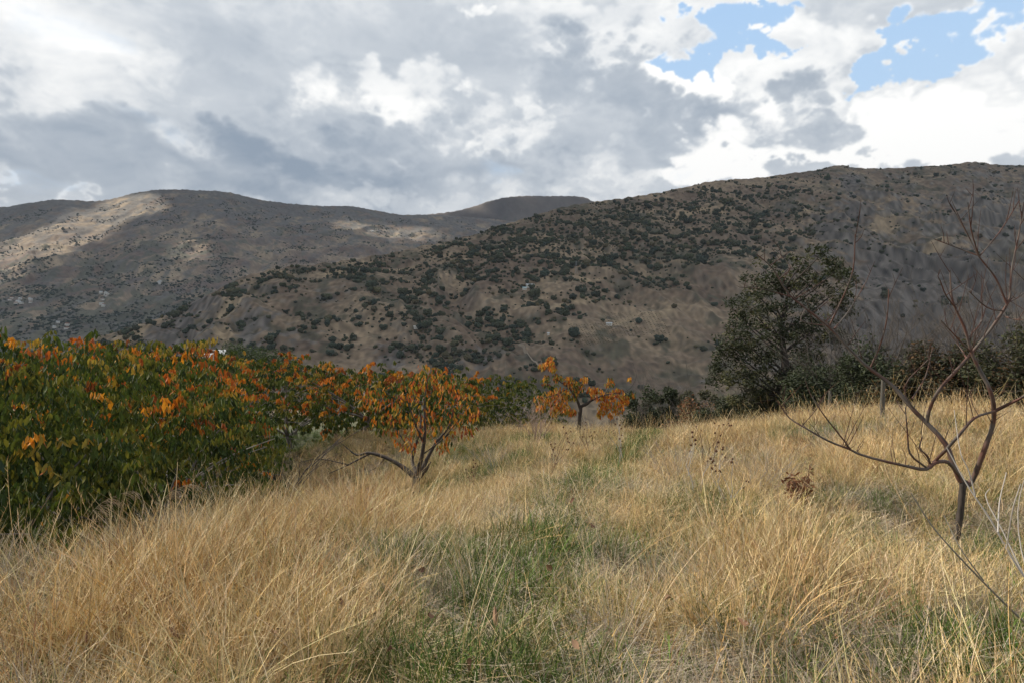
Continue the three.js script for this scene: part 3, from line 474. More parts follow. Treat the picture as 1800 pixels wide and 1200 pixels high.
// ------------------------------------------------------------ the bare young tree on the right
{
  const s = new Map(), bark = new THREE.MeshStandardMaterial({ color: 0xffffff, roughness: 0.75, vertexColors: true });
  const limbs = [
    [[[1690, 846, 0, 0.042], [1679, 821, 0, 0.038], [1662, 779, 0.05, 0.036], [1629, 742, 0.15, 0.032], [1604, 717, 0.2, 0.029], [1571, 679, 0.3, 0.026], [1517, 637, 0.4, 0.022], [1458, 575, 0.5, 0.017], [1417, 542, 0.55, 0.013], [1387, 517, 0.6, 0.01], [1358, 471, 0.6, 0.006], [1329, 446, 0.6, 0.003]], [[1458, 574, 0.5, 0.011], [1483, 521, 0.4, 0.008], [1500, 475, 0.35, 0.005], [1504, 412, 0.3, 0.0025]], [[1467, 578, 0.5, 0.01], [1496, 542, 0.7, 0.007], [1525, 492, 0.8, 0.003]], [[1531, 645, 0.4, 0.011], [1550, 600, 0.3, 0.008], [1560, 558, 0.2, 0.005], [1563, 508, 0.2, 0.002]], [[1417, 543, 0.55, 0.006], [1408, 562, 0.5, 0.005], [1420, 568, 0.5, 0.004], [1455, 572, 0.5, 0.003]], [[1395, 523, 0.6, 0.005], [1340, 508, 0.5, 0.003], [1300, 505, 0.4, 0.0015]], [[1370, 490, 0.6, 0.005], [1390, 470, 0.7, 0.003], [1365, 440, 0.8, 0.0015]], [[1612, 726, 0.2, 0.008], [1590, 680, 0.1, 0.005], [1632, 632, 0, 0.002]], [[1604, 700, 0.2, 0.006], [1628, 660, 0.3, 0.004], [1640, 610, 0.35, 0.0015]]],
    [[[1702, 852, 0, 0.036], [1710, 843, 0, 0.036], [1729, 796, -0.1, 0.034], [1746, 746, -0.15, 0.031], [1748, 722, -0.2, 0.029], [1742, 687, -0.25, 0.026], [1721, 646, -0.2, 0.023], [1708, 617, -0.2, 0.019], [1696, 575, -0.2, 0.015], [1675, 529, -0.2, 0.012], [1671, 475, -0.2, 0.004]], [[1680, 540, -0.2, 0.008], [1664, 520, -0.3, 0.005], [1652, 490, -0.4, 0.0025]], [[1700, 595, -0.2, 0.009], [1722, 572, -0.1, 0.006], [1732, 548, 0, 0.003]], [[1706, 617, -0.2, 0.008], [1680, 590, -0.3, 0.005], [1655, 563, -0.4, 0.003]], [[1748, 723, -0.2, 0.022], [1775, 709, -0.3, 0.018], [1802, 695, -0.4, 0.014], [1850, 655, -0.5, 0.006]]],
    [[[1688, 838, 0, 0.024], [1667, 812, -0.1, 0.026], [1646, 812, -0.15, 0.026], [1629, 824, -0.2, 0.024], [1587, 817, -0.2, 0.017], [1512, 798, -0.2, 0.014], [1496, 790, -0.2, 0.013], [1458, 775, -0.15, 0.01], [1417, 752, -0.1, 0.008], [1387, 733, 0, 0.006], [1367, 704, 0, 0.003]], [[1496, 790, -0.2, 0.008], [1479, 767, -0.3, 0.006], [1446, 725, -0.4, 0.004], [1429, 698, -0.4, 0.002]], [[1630, 822, -0.2, 0.012], [1600, 796, -0.3, 0.009], [1596, 762, -0.35, 0.006], [1592, 715, -0.4, 0.002]], [[1636, 815, -0.15, 0.014], [1630, 800, -0.3, 0.01], [1617, 785, -0.4, 0.006], [1622, 768, -0.4, 0.003]], [[1490, 787, -0.2, 0.005], [1488, 775, -0.15, 0.002]]],
    [[[1642, 812, -0.1, 0.022], [1668, 785, -0.3, 0.02], [1692, 758, -0.35, 0.018], [1712, 735, -0.35, 0.016], [1750, 722, -0.3, 0.012]]],
    [[[1630, 745, 0.15, 0.024], [1634, 722, 0.1, 0.022], [1650, 687, 0, 0.021], [1675, 658, 0, 0.021], [1708, 621, 0, 0.02], [1742, 579, 0, 0.017], [1767, 542, 0, 0.015], [1775, 527, 0, 0.013], [1779, 475, 0.05, 0.009], [1792, 412, 0.1, 0.006], [1801, 355, 0.1, 0.002]], [[1771, 535, 0, 0.011], [1750, 487, 0, 0.009], [1721, 450, 0, 0.008], [1704, 417, 0.05, 0.005], [1671, 358, 0.1, 0.002]], [[1721, 450, 0, 0.006], [1708, 404, -0.1, 0.004], [1702, 356, -0.15, 0.002]], [[1723, 450, 0, 0.006], [1758, 408, 0.1, 0.004], [1793, 352, 0.2, 0.002]], [[1721, 450, 0, 0.005], [1687, 437, 0.1, 0.004], [1642, 420, 0.2, 0.002]], [[1776, 530, 0, 0.008], [1795, 520, 0.1, 0.006], [1840, 480, 0.2, 0.002]], [[1765, 547, 0, 0.007], [1735, 540, -0.2, 0.005], [1704, 512, -0.3, 0.002]], [[1766, 556, 0, 0.006], [1790, 562, -0.2, 0.004], [1830, 560, -0.4, 0.002]], [[1700, 630, 0, 0.008], [1688, 610, 0.2, 0.006], [1655, 566, 0.3, 0.002]]],
  ];
  const [o] = drawnTree('bare_tree', 'leafless young tree with reddish forking branches at the right edge of the grass', [1680, 968, 6.3], [[1682, 955, 0, 0.05], [1688, 908, 0, 0.046], [1692, 867, 0, 0.046], [1694, 843, 0, 0.05]], limbs, [bark, bark], 8, (v) => 0.003 + v * 0.56);
  // bark as it is: black and flaking on the old stem, red-brown with grey skin on the limbs
  o.children.forEach((m) => { const p = m.geometry.attributes.position, c = []; for (let i = 0; i < p.count; i++) { const x = p.getX(i), y = p.getY(i), z = p.getZ(i), n = n3(x * 7, y * 7, z * 7), f = n3(x * 40, y * 22, z * 40); let k = m.name === 'trunk' ? mix3([0.028, 0.022, 0.019], [0.085, 0.065, 0.055], f * 0.6 + 0.15) : mix3([0.10, 0.042, 0.03], [0.10, 0.083, 0.072], smoothstep(n + f * 0.45, -0.35, 0.3)); if (m.name !== 'trunk' && f > 0.45) k = scale3(k, 0.45); c.push(...k); } m.geometry.setAttribute('color', new THREE.Float32BufferAttribute(c, 3)); });
  // short spurs along the limbs
  const r = rng(3), sp = new Shape(); for (const main of limbs) for (const b of main) for (let k = 1; k < b.length; k++) for (let q = 0; q < 2; q++) { const t = r(), p0 = b[k - 1], p1 = b[k], v = at(lerp(p0[0], p1[0], t), lerp(p0[1], p1[1], t), 6.3 + lerp(p0[2], p1[2], t)); const w = [v[0] - o.position.x, v[1] - o.position.y, v[2] - o.position.z], l = 0.02 + r() * 0.05; sp.limb([[...w, 0.004], [w[0] + (r() - 0.5) * l * 1.6, w[1] + l * 0.6, w[2] + (r() - 0.5) * l * 1.6, 0.0015]], 4, 0, 1); }
  mesh('spurs', sp.build(), darkBark, o).userData.kind = 'stuff';
  const tw = new Shape(), rt = rng(44);                  // fine twigs
  for (const main of limbs) for (const b of main) for (let k = Math.min(3, b.length - 1); k < b.length; k++) for (let g = 0; g < 2; g++) if (rt() < 0.8) {
    const t = rt(), p0 = b[k - 1], p1 = b[k], v = at(lerp(p0[0], p1[0], t), lerp(p0[1], p1[1], t), 6.3 + lerp(p0[2], p1[2], t)), w = [v[0] - o.position.x, v[1] - o.position.y, v[2] - o.position.z];
    let dx = (rt() - 0.5) * 1.6, dy = 0.5 + rt() * 0.8, dz = (rt() - 0.5) * 1.2, l = 0.12 + rt() * 0.3; const q = (j) => [w[0] + dx * l * j + (rt() - 0.5) * 0.03, w[1] + dy * l * j + (rt() - 0.5) * 0.02, w[2] + dz * l * j];
    const m = q(0.5); tw.limb([[...w, 0.0045], [...m, 0.0035], [...q(1), 0.0018]], 4, 0.1, 2); if (rt() < 0.6) tw.limb([[...m, 0.003], [m[0] - dx * l * 0.35, m[1] + l * 0.4, m[2] + dz * l * 0.3, 0.0015]], 4, 0, 1);
  }
  mesh('twigs', tw.build(), mat(0.07, 0.035, 0.028), o).userData.kind = 'stuff';
}
// ------------------------------------------------------------ twiggy growth
// a bush of fine bare stems that fork upward from one base; returns the twig ends in its own axes
function stems(s, r, base, n, high, spread, rad, forks = 2, droop = 0) {
  const ends = [];
  const grow = (p, dx, dy, dz, L, q, k) => {
    const e = [p[0] + dx * L, p[1] + dy * L - droop * L * L, p[2] + dz * L], m = [(p[0] + e[0]) / 2 + (r() - 0.5) * L * 0.16, (p[1] + e[1]) / 2 + L * 0.03, (p[2] + e[2]) / 2 + (r() - 0.5) * L * 0.16];
    s.limb([[...p, q], [...m, q * 0.8], [...e, q * 0.55]], 4, 0.1, 2);
    if (!k) { ends.push(e); return; }
    for (let j = 0; j < 2 + (r() < 0.5 ? 1 : 0); j++) { const t = j ? 0.45 + r() * 0.5 : 1, b = [lerp(p[0], e[0], t), lerp(p[1], e[1], t), lerp(p[2], e[2], t)]; grow(b, dx + (r() - 0.5) * 0.9, dy * (0.85 + r() * 0.2), dz + (r() - 0.5) * 0.9, L * (0.5 + r() * 0.3), q * 0.55, k - 1); }
  };
  for (let k = 0; k < n; k++) { const a = r() * 6.28, l = spread * (0.3 + r() * 0.7); grow([base[0] + (r() - 0.5) * 0.1, base[1], base[2] + (r() - 0.5) * 0.1], Math.cos(a) * l, 1, Math.sin(a) * l, high * (0.4 + r() * 0.25), rad * (0.7 + r() * 0.5), forks); }
  return ends;
}
const tuftLeaf = leafShape(0.07, 0.035, 0.4, 0.1);
function leafCloud(o, name, list) { copies(name, tuftLeaf, leafMaterial, list, o); }
{ // evergreen
  const d = 30, [x] = at(1376, 0, d), z = -d, y = ground(x, z), o = thing('evergreen_tree', 'tall ragged dark evergreen tree standing behind the grassy mound', 'tree', [x, y, z]), r = rng(61), list = [];
  const L = (px, py, dd) => { const v = at(px, py, d + dd); return [v[0] - x, v[1] - y, v[2] - z]; };
  mesh('trunk', new Shape().limb([[0, -0.2, 0, 0.26], [...L(1374, 690, 0), 0.21], [...L(1380, 640, 0), 0.17], [...L(1374, 590, 0.2), 0.13], [...L(1380, 540, 0.2), 0.08], [...L(1395, 490, 0.2), 0.03]], 8, 0.25).build(), darkBark, o);
  const clumps = [[1408, 465, 20], [1440, 452, 14], [1345, 478, 22], [1372, 492, 22], [1440, 482, 28], [1478, 470, 16], [1488, 498, 20], [1322, 508, 20], [1352, 520, 26], [1400, 512, 26], [1450, 520, 26], [1320, 545, 26], [1289, 545, 12], [1300, 560, 16], [1350, 560, 32], [1395, 560, 32], [1440, 560, 30], [1480, 540, 18], [1300, 592, 24], [1278, 606, 20], [1330, 600, 32], [1375, 605, 36], [1425, 605, 34], [1470, 595, 20], [1275, 640, 20], [1310, 640, 34], [1355, 645, 36], [1400, 650, 38], [1445, 645, 34], [1262, 660, 14], [1300, 680, 30], [1345, 690, 34], [1400, 690, 36], [1450, 685, 34], [1490, 660, 24], [1320, 712, 22], [1430, 712, 26]];
  clumps.forEach(([px, py, q]) => {
    const dd = (r() - 0.5) * 3.2, c = L(px, py, dd), j = L(1377, Math.min(700, py + 30 + Math.abs(px - 1377) * 0.5), 0), s = new Shape();
    s.limb([[...j, 0.05], [lerp(j[0], c[0], 0.5), lerp(j[1], c[1], 0.45) + 0.05, lerp(j[2], c[2], 0.5), 0.035], [...c, 0.015]], 5, 0.2, 2);
    const rad = q * 0.025 * 1.1;
    for (let k = 0; k < 6; k++) { const a = r() * 6.28, e = Math.asin(r() * 1.7 - 0.7); s.limb([[...c, 0.012], [c[0] + Math.cos(a) * Math.cos(e) * rad, c[1] + Math.sin(e) * rad, c[2] + Math.sin(a) * Math.cos(e) * rad, 0.004]], 3, 0, 1); }
    mesh('branch', s.build(), darkBark, o);
    const subs = Math.round(q * (py > 580 ? 0.72 : 0.5)); for (let b = 0; b < subs; b++) { const sx = c[0] + (r() - 0.5) * 2 * rad, sy = c[1] + (r() - 0.5) * 2 * rad, sz = c[2] + (r() - 0.5) * 2 * rad, n = 34, pale = r() < 0.18; for (let k = 0; k < n; k++) { const a = r() * 6.28, m = 0.22 * Math.sqrt(r()); list.push([place(sx + Math.cos(a) * m, sy + (r() - 0.4) * 0.34, sz + Math.sin(a) * m, r() * 6, r() * 6, r() * 6, 1.5 + r() * 1.0), jitter(pale ? [0.085, 0.088, 0.035] : [0.036, 0.047, 0.02], r, 0.3)]); } }
  });
  leafCloud(o, 'foliage', list);
}
const twigGrey = mat(0.12, 0.105, 0.095), twigBrown = mat(0.13, 0.08, 0.055), twigPale = mat(0.42, 0.39, 0.36);
function bareBush(name, label, px, d, n, high, spread, rad, m, forks, group, base) { const [x] = at(px, 0, d), y = ground(x, -d), o = thing(name, label, 'shrub', [x, y, -d], group), s = new Shape(); stems(s, rng(px * 7 + 1), [0, -0.1, 0], n, high, spread, rad, forks); mesh('stem', s.build(), m, o).userData.kind = 'stuff'; return o; }
bareBush('leafless_tree', 'leafless grey twiggy tree just right of the dark evergreen', 1500, 31, 9, 4.6, 0.75, 0.05, twigGrey, 4);
bareBush('leafless_tree', 'dark leafless orchard tree with upright twigs in front of the leafy rows', 487, 18.6, 6, 2.1, 0.6, 0.05, mat(0.06, 0.05, 0.05), 4);
// leafy shrubs: stems plus leaves through the crown's volume
function shrub(name, label, [px, d, basePy], wide, high, colours, leaves, bare, group, size = 1) {
  const [x] = at(px, 0, d), r = rng(px * 3 + d), y = basePy === undefined ? ground(x, -d) : at(px, basePy, d)[1], o = thing(name, label, 'shrub', [x, y, -d], group), s = new Shape(), list = [];
  const ends = stems(s, r, [0, -0.3, 0], bare, high * (px < 1300 ? 0.8 : 1.12), wide / high * 0.75, 0.03, 3); mesh('stem', s.build(), twigGrey, o).userData.kind = 'stuff';
  const lumps = []; for (let k = 0; k < 16; k++) { const a = r() * 6.28, q = Math.sqrt(r()) * wide * 0.75, h = high * (0.2 + r() * 0.62) * (1 - 0.35 * (q / wide) ** 2); lumps.push([Math.cos(a) * q, h, Math.sin(a) * q, wide * (0.22 + r() * 0.16)]); }
  for (let k = 0; k < leaves; k++) { const l = lumps[Math.floor(r() * 16)], a = r() * 6.28, e = Math.asin(r() * 2 - 1), q = l[3] * Math.cbrt(r()) * (1 + 0.4 * n3(l[0] + Math.cos(a) * 2, e, Math.sin(a) * 2)); list.push([place(l[0] + Math.cos(a) * Math.cos(e) * q, Math.max(0.03, l[1] + Math.sin(e) * q), l[2] + Math.sin(a) * Math.cos(e) * q, r() * 6, r() * 6, r() * 6, (1 + r() * 0.7) * size), jitter(pick(colours, r), r, 0.3)]); }
  leafCloud(o, 'foliage', list); return o;
}
const DARK = [[0.035, 0.05, 0.022], [0.045, 0.06, 0.025]], OLIVE = [[0.06, 0.07, 0.03], [0.05, 0.058, 0.03], [0.09, 0.085, 0.035]], RUST = [[0.2, 0.085, 0.035], [0.16, 0.09, 0.04], [0.09, 0.075, 0.03]], BRAMBLE = [[0.05, 0.06, 0.028], [0.07, 0.066, 0.035], [0.15, 0.09, 0.04]];
for (const [px, d, w, h, c, n, label, size] of [
  [1120, 44, 1.5, 4.0, DARK, 5200, 'dark green bush just right of the farther orange tree', 2], [1148, 47, 1.3, 4.4, DARK, 4200, 'dark green bush second from the farther orange tree', 2], [1176, 45, 0.8, 4.2, DARK, 4200, 'narrow near black conical bush in the row past the grass', 2], [1203, 48, 1.3, 4.6, OLIVE, 4200, 'yellowing green bush in the row past the grass', 2], [1236, 46, 1.5, 4.3, OLIVE, 4800, 'olive bush at the right end of the row past the grass', 2], [1215, 36, 1.7, 2.2, RUST, 2600, 'low rusty brown bush in front of the green bush row', 1.6], [1265, 33, 1.4, 2.3, DARK, 4200, 'low dark green bush at the left foot of the evergreen', 1.5], [1330, 32, 1.6, 2.4, OLIVE, 4200, 'twiggy olive bush under the evergreen tree', 1.5],
  [1460, 26, 1.9, 2.6, DARK, 8000, 'dense dark green bush below the leafless twiggy tree', 1.4], [1530, 24, 1.9, 2.9, DARK, 8000, 'dense dark bush behind the fence post on the mound', 1.4], [1600, 23, 1.8, 2.7, BRAMBLE, 5500, 'brown and green bramble bush right of the fence post', 1.3], [1672, 22, 1.8, 2.8, BRAMBLE, 5200, 'bramble thicket seen through the forks of the bare tree', 1.3], [1745, 21, 1.8, 2.9, BRAMBLE, 5200, 'tall bramble behind the right limb of the bare tree', 1.3], [1815, 20, 1.9, 3.2, OLIVE, 5200, 'dark olive bramble at the right edge of the picture', 1.3]]) shrub('bush', label, [px, d], w, h + (px > 1440 ? 0.4 : px < 1260 && d > 40 ? 1.9 : 0.5), c, n, px < 1300 ? 7 : 14, 'bushes past the grass', size);
// the wood and roofs beyond the orchard
for (const [px, d, h] of [[352, 124, 11.2], [398, 122, 11.2], [412, 126, 11.6], [428, 122, 11], [445, 126, 11.2], [462, 122, 10.6], [480, 126, 10.4], [497, 123, 9.8], [514, 126, 9.4]]) {
  const [x] = at(px, 0, d), y = ground(x, -d), o = thing('distant_tree', 'dark green tree in the small wood beyond the orchard', 'tree', [x, y, -d], 'trees of the wood beyond the orchard'), r = rng(px), list = [];
  mesh('trunk', new Shape().limb([[0, -0.3, 0, 0.3], [0.1, h * 0.4, 0, 0.22], [0, h * 0.75, 0.1, 0.08]], 6).build(), darkBark, o);
  for (let k = 0; k < 1600; k++) { const a = r() * 6.28, e = Math.asin(r() * 2 - 1), q = Math.cbrt(r()) * (1 + 0.35 * n3(Math.cos(a) * 2 + px, e * 2, Math.sin(a) * 2)); list.push([place(Math.cos(a) * Math.cos(e) * q * 1.9, h * 0.62 + Math.sin(e) * q * h * 0.36, Math.sin(a) * Math.cos(e) * q * 1.9, r() * 6, r() * 6, r() * 6, 4 + r() * 3), jitter([0.05, 0.075, 0.025], r, 0.3)]); }
  leafCloud(o, 'crown', list);
}
for (const [px, py, w] of [[372, 620, 2.6], [384, 615, 1.8]]) { const d = 130, [x] = at(px, 0, d); house('farmhouse', w > 2 ? 'long low white house beside the small wood beyond the orchard' : 'smaller pale house at the edge of the wood beyond the orchard', null, [x, at(px, py, d)[1] - 2.8, -d], w, 2.6, 2.0, tin, 0.3); }

// ------------------------------------------------------------ fence on the mound
{
  const post = mat(0.09, 0.085, 0.075), wire = mat(0.12, 0.1, 0.09, { metalness: 0.6, roughness: 0.6 }), o = thing('wire_fence', 'weathered wooden posts with rusty wire on the grassy mound', 'fence', [7.05, ground(7.05, -13), -13]);
  const spots = [[7.05, -13, 0.86], [8.6, -10.6, 0.8], [9.2, -7.6, 0.8], [7.9, -17, 0.9]].map(([x, z, h]) => [x - o.position.x, ground(x, z) - o.position.y, z - o.position.z, h]);
  spots.forEach(([x, y, z, h]) => mesh('post', new Shape().limb([[x, y - 0.2, z, 0.045], [x + 0.01, y + h * 0.5, z, 0.042], [x + 0.03, y + h, z, 0.036]], 7, 0.25).build(), post, o));
  for (const f of [0.45, 0.85]) for (const [a, b] of [[3, 0], [0, 1], [1, 2]]) { const p = spots[a], q = spots[b]; mesh('wire', new Shape().limb([[p[0] + 0.03, p[1] + p[3] * f, p[2], 0.0022], [(p[0] + q[0]) / 2, (p[1] + q[1]) / 2 + p[3] * f - 0.06, (p[2] + q[2]) / 2, 0.0022], [q[0] + 0.03, q[1] + q[3] * f, q[2], 0.0022]], 4, 0, 4).build(), wire, o); }
}
// ------------------------------------------------------------ weeds and dead plants in the grass
const seedBrown = mat(0.11, 0.055, 0.03), seedGeo = (() => { const g = new THREE.IcosahedronGeometry(1, 1), p = g.attributes.position; for (let i = 0; i < p.count; i++) { const k = 1 + 0.45 * n3(p.getX(i) * 3, p.getY(i) * 3, p.getZ(i) * 3); p.setXYZ(i, p.getX(i) * k, p.getY(i) * k * 1.1, p.getZ(i) * k); } g.computeVertexNormals(); return g; })();
function thistle(label, px, d, high, n, pale) {
  const [x] = at(px, 0, d), r = rng(px + 5), o = thing('thistle', label, 'weed', [x, ground(x, -d), -d], 'dry thistles in the grass'), s = new Shape(), ends = stems(s, r, [0, -0.05, 0], n, high, 0.3, 0.009, 2);
  mesh('stem', s.build(), pale ? twigPale : twigBrown, o);
  ends.forEach((e) => { const h = mesh('seed_head', seedGeo, seedBrown, o); h.position.set(...e); h.scale.setScalar(0.008 + r() * 0.008); });
}
thistle('tall branching brown thistle on the mound left of the fence post', 1248, 10.6, 0.95, 3, false);
thistle('thin brown thistle with dark heads left of the green track', 972, 10.8, 0.72, 3, false);
thistle('grey thistle stalk beside the green track, halfway up', 1090, 12.6, 0.8, 3, true);
thistle('pale broken thistle stalk in the grass right of the track', 1280, 7.4, 0.75, 2, true);
thistle('grey thistle in green grass left of the pale broken stalk', 1222, 8.2, 0.7, 2, true);
thistle('small dark thistle between the orange tree and the track', 836, 11.2, 0.6, 2, false);
thistle('slim thistle stalk far up beside the track', 1033, 14, 0.7, 2, false);
bareBush('dry_shrub', 'bare pinkish dry shrub left of the farther orange tree', 945, 19, 12, 1.1, 0.55, 0.012, mat(0.3, 0.22, 0.18), 3);
for (const [px, d, label] of [[620, 10.2, 'low grey twiggy weed left of the nearer orange tree'], [868, 15, 'low grey twiggy weed in the dip beyond the nearer orange tree'], [560, 11.2, 'low grey twiggy weed at the edge of the bank'], [1190, 9.4, 'low grey twiggy weed in the grass right of the track'], [1335, 8.6, 'grey tangled weed below the rusty dead plant']]) bareBush('grey_weed', label, px, d, 16, 0.62, 0.85, 0.004, mat(0.3, 0.28, 0.26), 3, 'grey dry weeds in the grass');
{ // rusty dead dock
  const [x] = at(1405, 0, 7.6), r = rng(8), o = thing('dead_dock', 'rusty brown dead leafy plant in the dry grass of the mound', 'plant', [x, ground(x, -7.6), -7.6]), s = new Shape(), list = [];
  const ends = stems(s, r, [0, -0.05, 0], 6, 0.42, 0.2, 0.007, 2); mesh('stem', s.build(), twigBrown, o);
  for (const e of ends) for (let k = 0; k < 12; k++) { const t = 0.45 + r() * 0.6; list.push([place(e[0] * t + (r() - 0.5) * 0.09, e[1] * t + (r() - 0.5) * 0.08, e[2] * t + (r() - 0.5) * 0.09, r() * 6, r() * 6, r() * 6, 0.5 + r() * 0.5), jitter([0.17, 0.07, 0.03], r, 0.3)]); }
  leafCloud(o, 'seed_leaves', list);
}
{ // pale bare shrub that leans in from the right
  const px = [[[1880, 1110, 0], [1800, 1012, 0], [1740, 910, 0.05], [1700, 850, 0.1], [1665, 786, 0.15]], [[1800, 1010, 0], [1762, 930, 0.1], [1733, 870, 0.2], [1741, 858, 0.2]], [[1755, 935, 0], [1758, 880, 0.1], [1770, 830, 0.2]], [[1770, 965, 0], [1782, 890, -0.1], [1795, 850, -0.1]], [[1900, 1180, 0], [1800, 1092, -0.1], [1700, 992, -0.2], [1640, 925, -0.2], [1602, 866, -0.2]], [[1730, 1020, -0.1], [1690, 965, -0.1], [1660, 905, 0]], [[1715, 870, 0.1], [1703, 825, 0.1], [1690, 798, 0.1], [1678, 720, 0.2]], [[1870, 1130, 0], [1805, 1000, 0.2], [1790, 900, 0.3], [1806, 830, 0.3], [1830, 790, 0.3]]];
  const d = 3.3, base = at(1900, 1150, d), y = ground(base[0], base[2]), o = thing('pale_shrub', 'pale grey bare stems leaning in from the lower right edge', 'shrub', [base[0], y, base[2]]);
  px.forEach((b, k) => { const pts = b.map(([a, c, dd], j) => { const v = at(a, c, d + dd); return [v[0] - base[0], v[1] - y, v[2] - base[2], (k === 0 || k === 4 ? 0.006 : 0.0035) * (1 - 0.75 * j / b.length)]; }); if (k === 0 || k === 4) pts.unshift([0, -0.05, 0, 0.007]); mesh('stem', new Shape().limb(pts, 5, 0.2).build(), k === 4 || k === 5 ? mat(0.2, 0.19, 0.16) : twigPale, o); });
}
// ------------------------------------------------------------ grass
function blade(s, r, bx, bz, h, w, out, turn, head, segs = 4, curl = 1) {
  const tone = r() < 0.13 ? [0.5, 0.42, 0.36] : ((v) => [v, v * (0.94 + r() * 0.1), v * (0.85 + r() * 0.25)])(0.62 + r() * 0.6), col = (n) => Array(n).fill(tone).flat();
  const cx = Math.cos(turn), cz = Math.sin(turn), fx = Math.cos(turn + 1.57 + (r() - 0.5)), fz = Math.sin(turn + 1.57 + (r() - 0.5)), pos = [], idx = [];
  const P = (t) => [bx + cx * out * Math.pow(t, 1.5) , h * (t - 0.16 * curl * t * t * t), bz + cz * out * Math.pow(t, 1.5)];
  for (let k = 0; k <= segs; k++) { const t = k / segs, p = P(t), ww = w * 0.5 * (1 - 0.72 * t); pos.push(p[0] - fx * ww, p[1], p[2] - fz * ww, p[0] + fx * ww, p[1], p[2] + fz * ww); if (k) { const b = k * 2; idx.push(b - 2, b - 1, b, b - 1, b + 1, b); } }
  s.add(pos, idx, col(pos.length / 3));
  if (head) for (let k = 0; k < 6; k++) { const t = 0.8 + k * 0.04, p = P(t), a = r() * 6.28, l = head * (0.6 + r() * 0.6), q = w * 0.9; s.add([p[0] - q * 0.4, p[1], p[2], p[0] + q * 0.4, p[1], p[2] + q * 0.4, p[0] + Math.cos(a) * l * 0.4 + cx * l * 0.3, p[1] + l, p[2] + Math.sin(a) * l * 0.4 + cz * l * 0.3], [0, 1, 2], col(3)); }
}
function tuft(seed, n, rad, h0, h1, w, out, headShare, head, segs, curl) { const r = rng(seed), s = new Shape(); for (let k = 0; k < n; k++) { const a = r() * 6.28, q = Math.sqrt(r()) * rad; blade(s, r, Math.cos(a) * q, Math.sin(a) * q, lerp(h0, h1, r()), w * (0.7 + r() * 0.6), out * (0.2 + r()), a + (r() - 0.5) * 2.4, r() < headShare ? head : 0, segs, curl); } return s.build(); }
const straw = new THREE.MeshPhysicalMaterial({ color: 0xffffff, roughness: 0.65, vertexColors: true, specularIntensity: 0.5, side: THREE.DoubleSide });
const fineNear = [1, 2, 3, 4].map((k) => tuft(100 + k, 30, 0.11, 0.18, 0.62, 0.0042, 0.34, 0.45, 0.034, 5, 1.2)), fineFar = [1, 2, 3].map((k) => tuft(140 + k, 34, 0.18, 0.16, 0.55, 0.0065, 0.28, 0.35, 0.04, 3, 1));
const tall = [1, 2, 3].map((k) => tuft(200 + k, 5, 0.1, 0.6, 0.98, 0.0046, 0.5, 0.75, 0.045, 6, 0.5)), fresh = [1, 2, 3].map((k) => tuft(300 + k, 42, 0.13, 0.1, 0.26, 0.0052, 0.14, 0, 0, 3, 1)), litter = [1, 2, 3].map((k) => { const r = rng(400 + k), s = new Shape(); for (let j = 0; j < 26; j++) { const a = r() * 6.28; blade(s, r, (r() - 0.5) * 0.3, (r() - 0.5) * 0.3, 0.03 + r() * 0.2, 0.0045, 0.2 + r() * 0.3, a, 0, 3, 1.4); } return s.build(); });
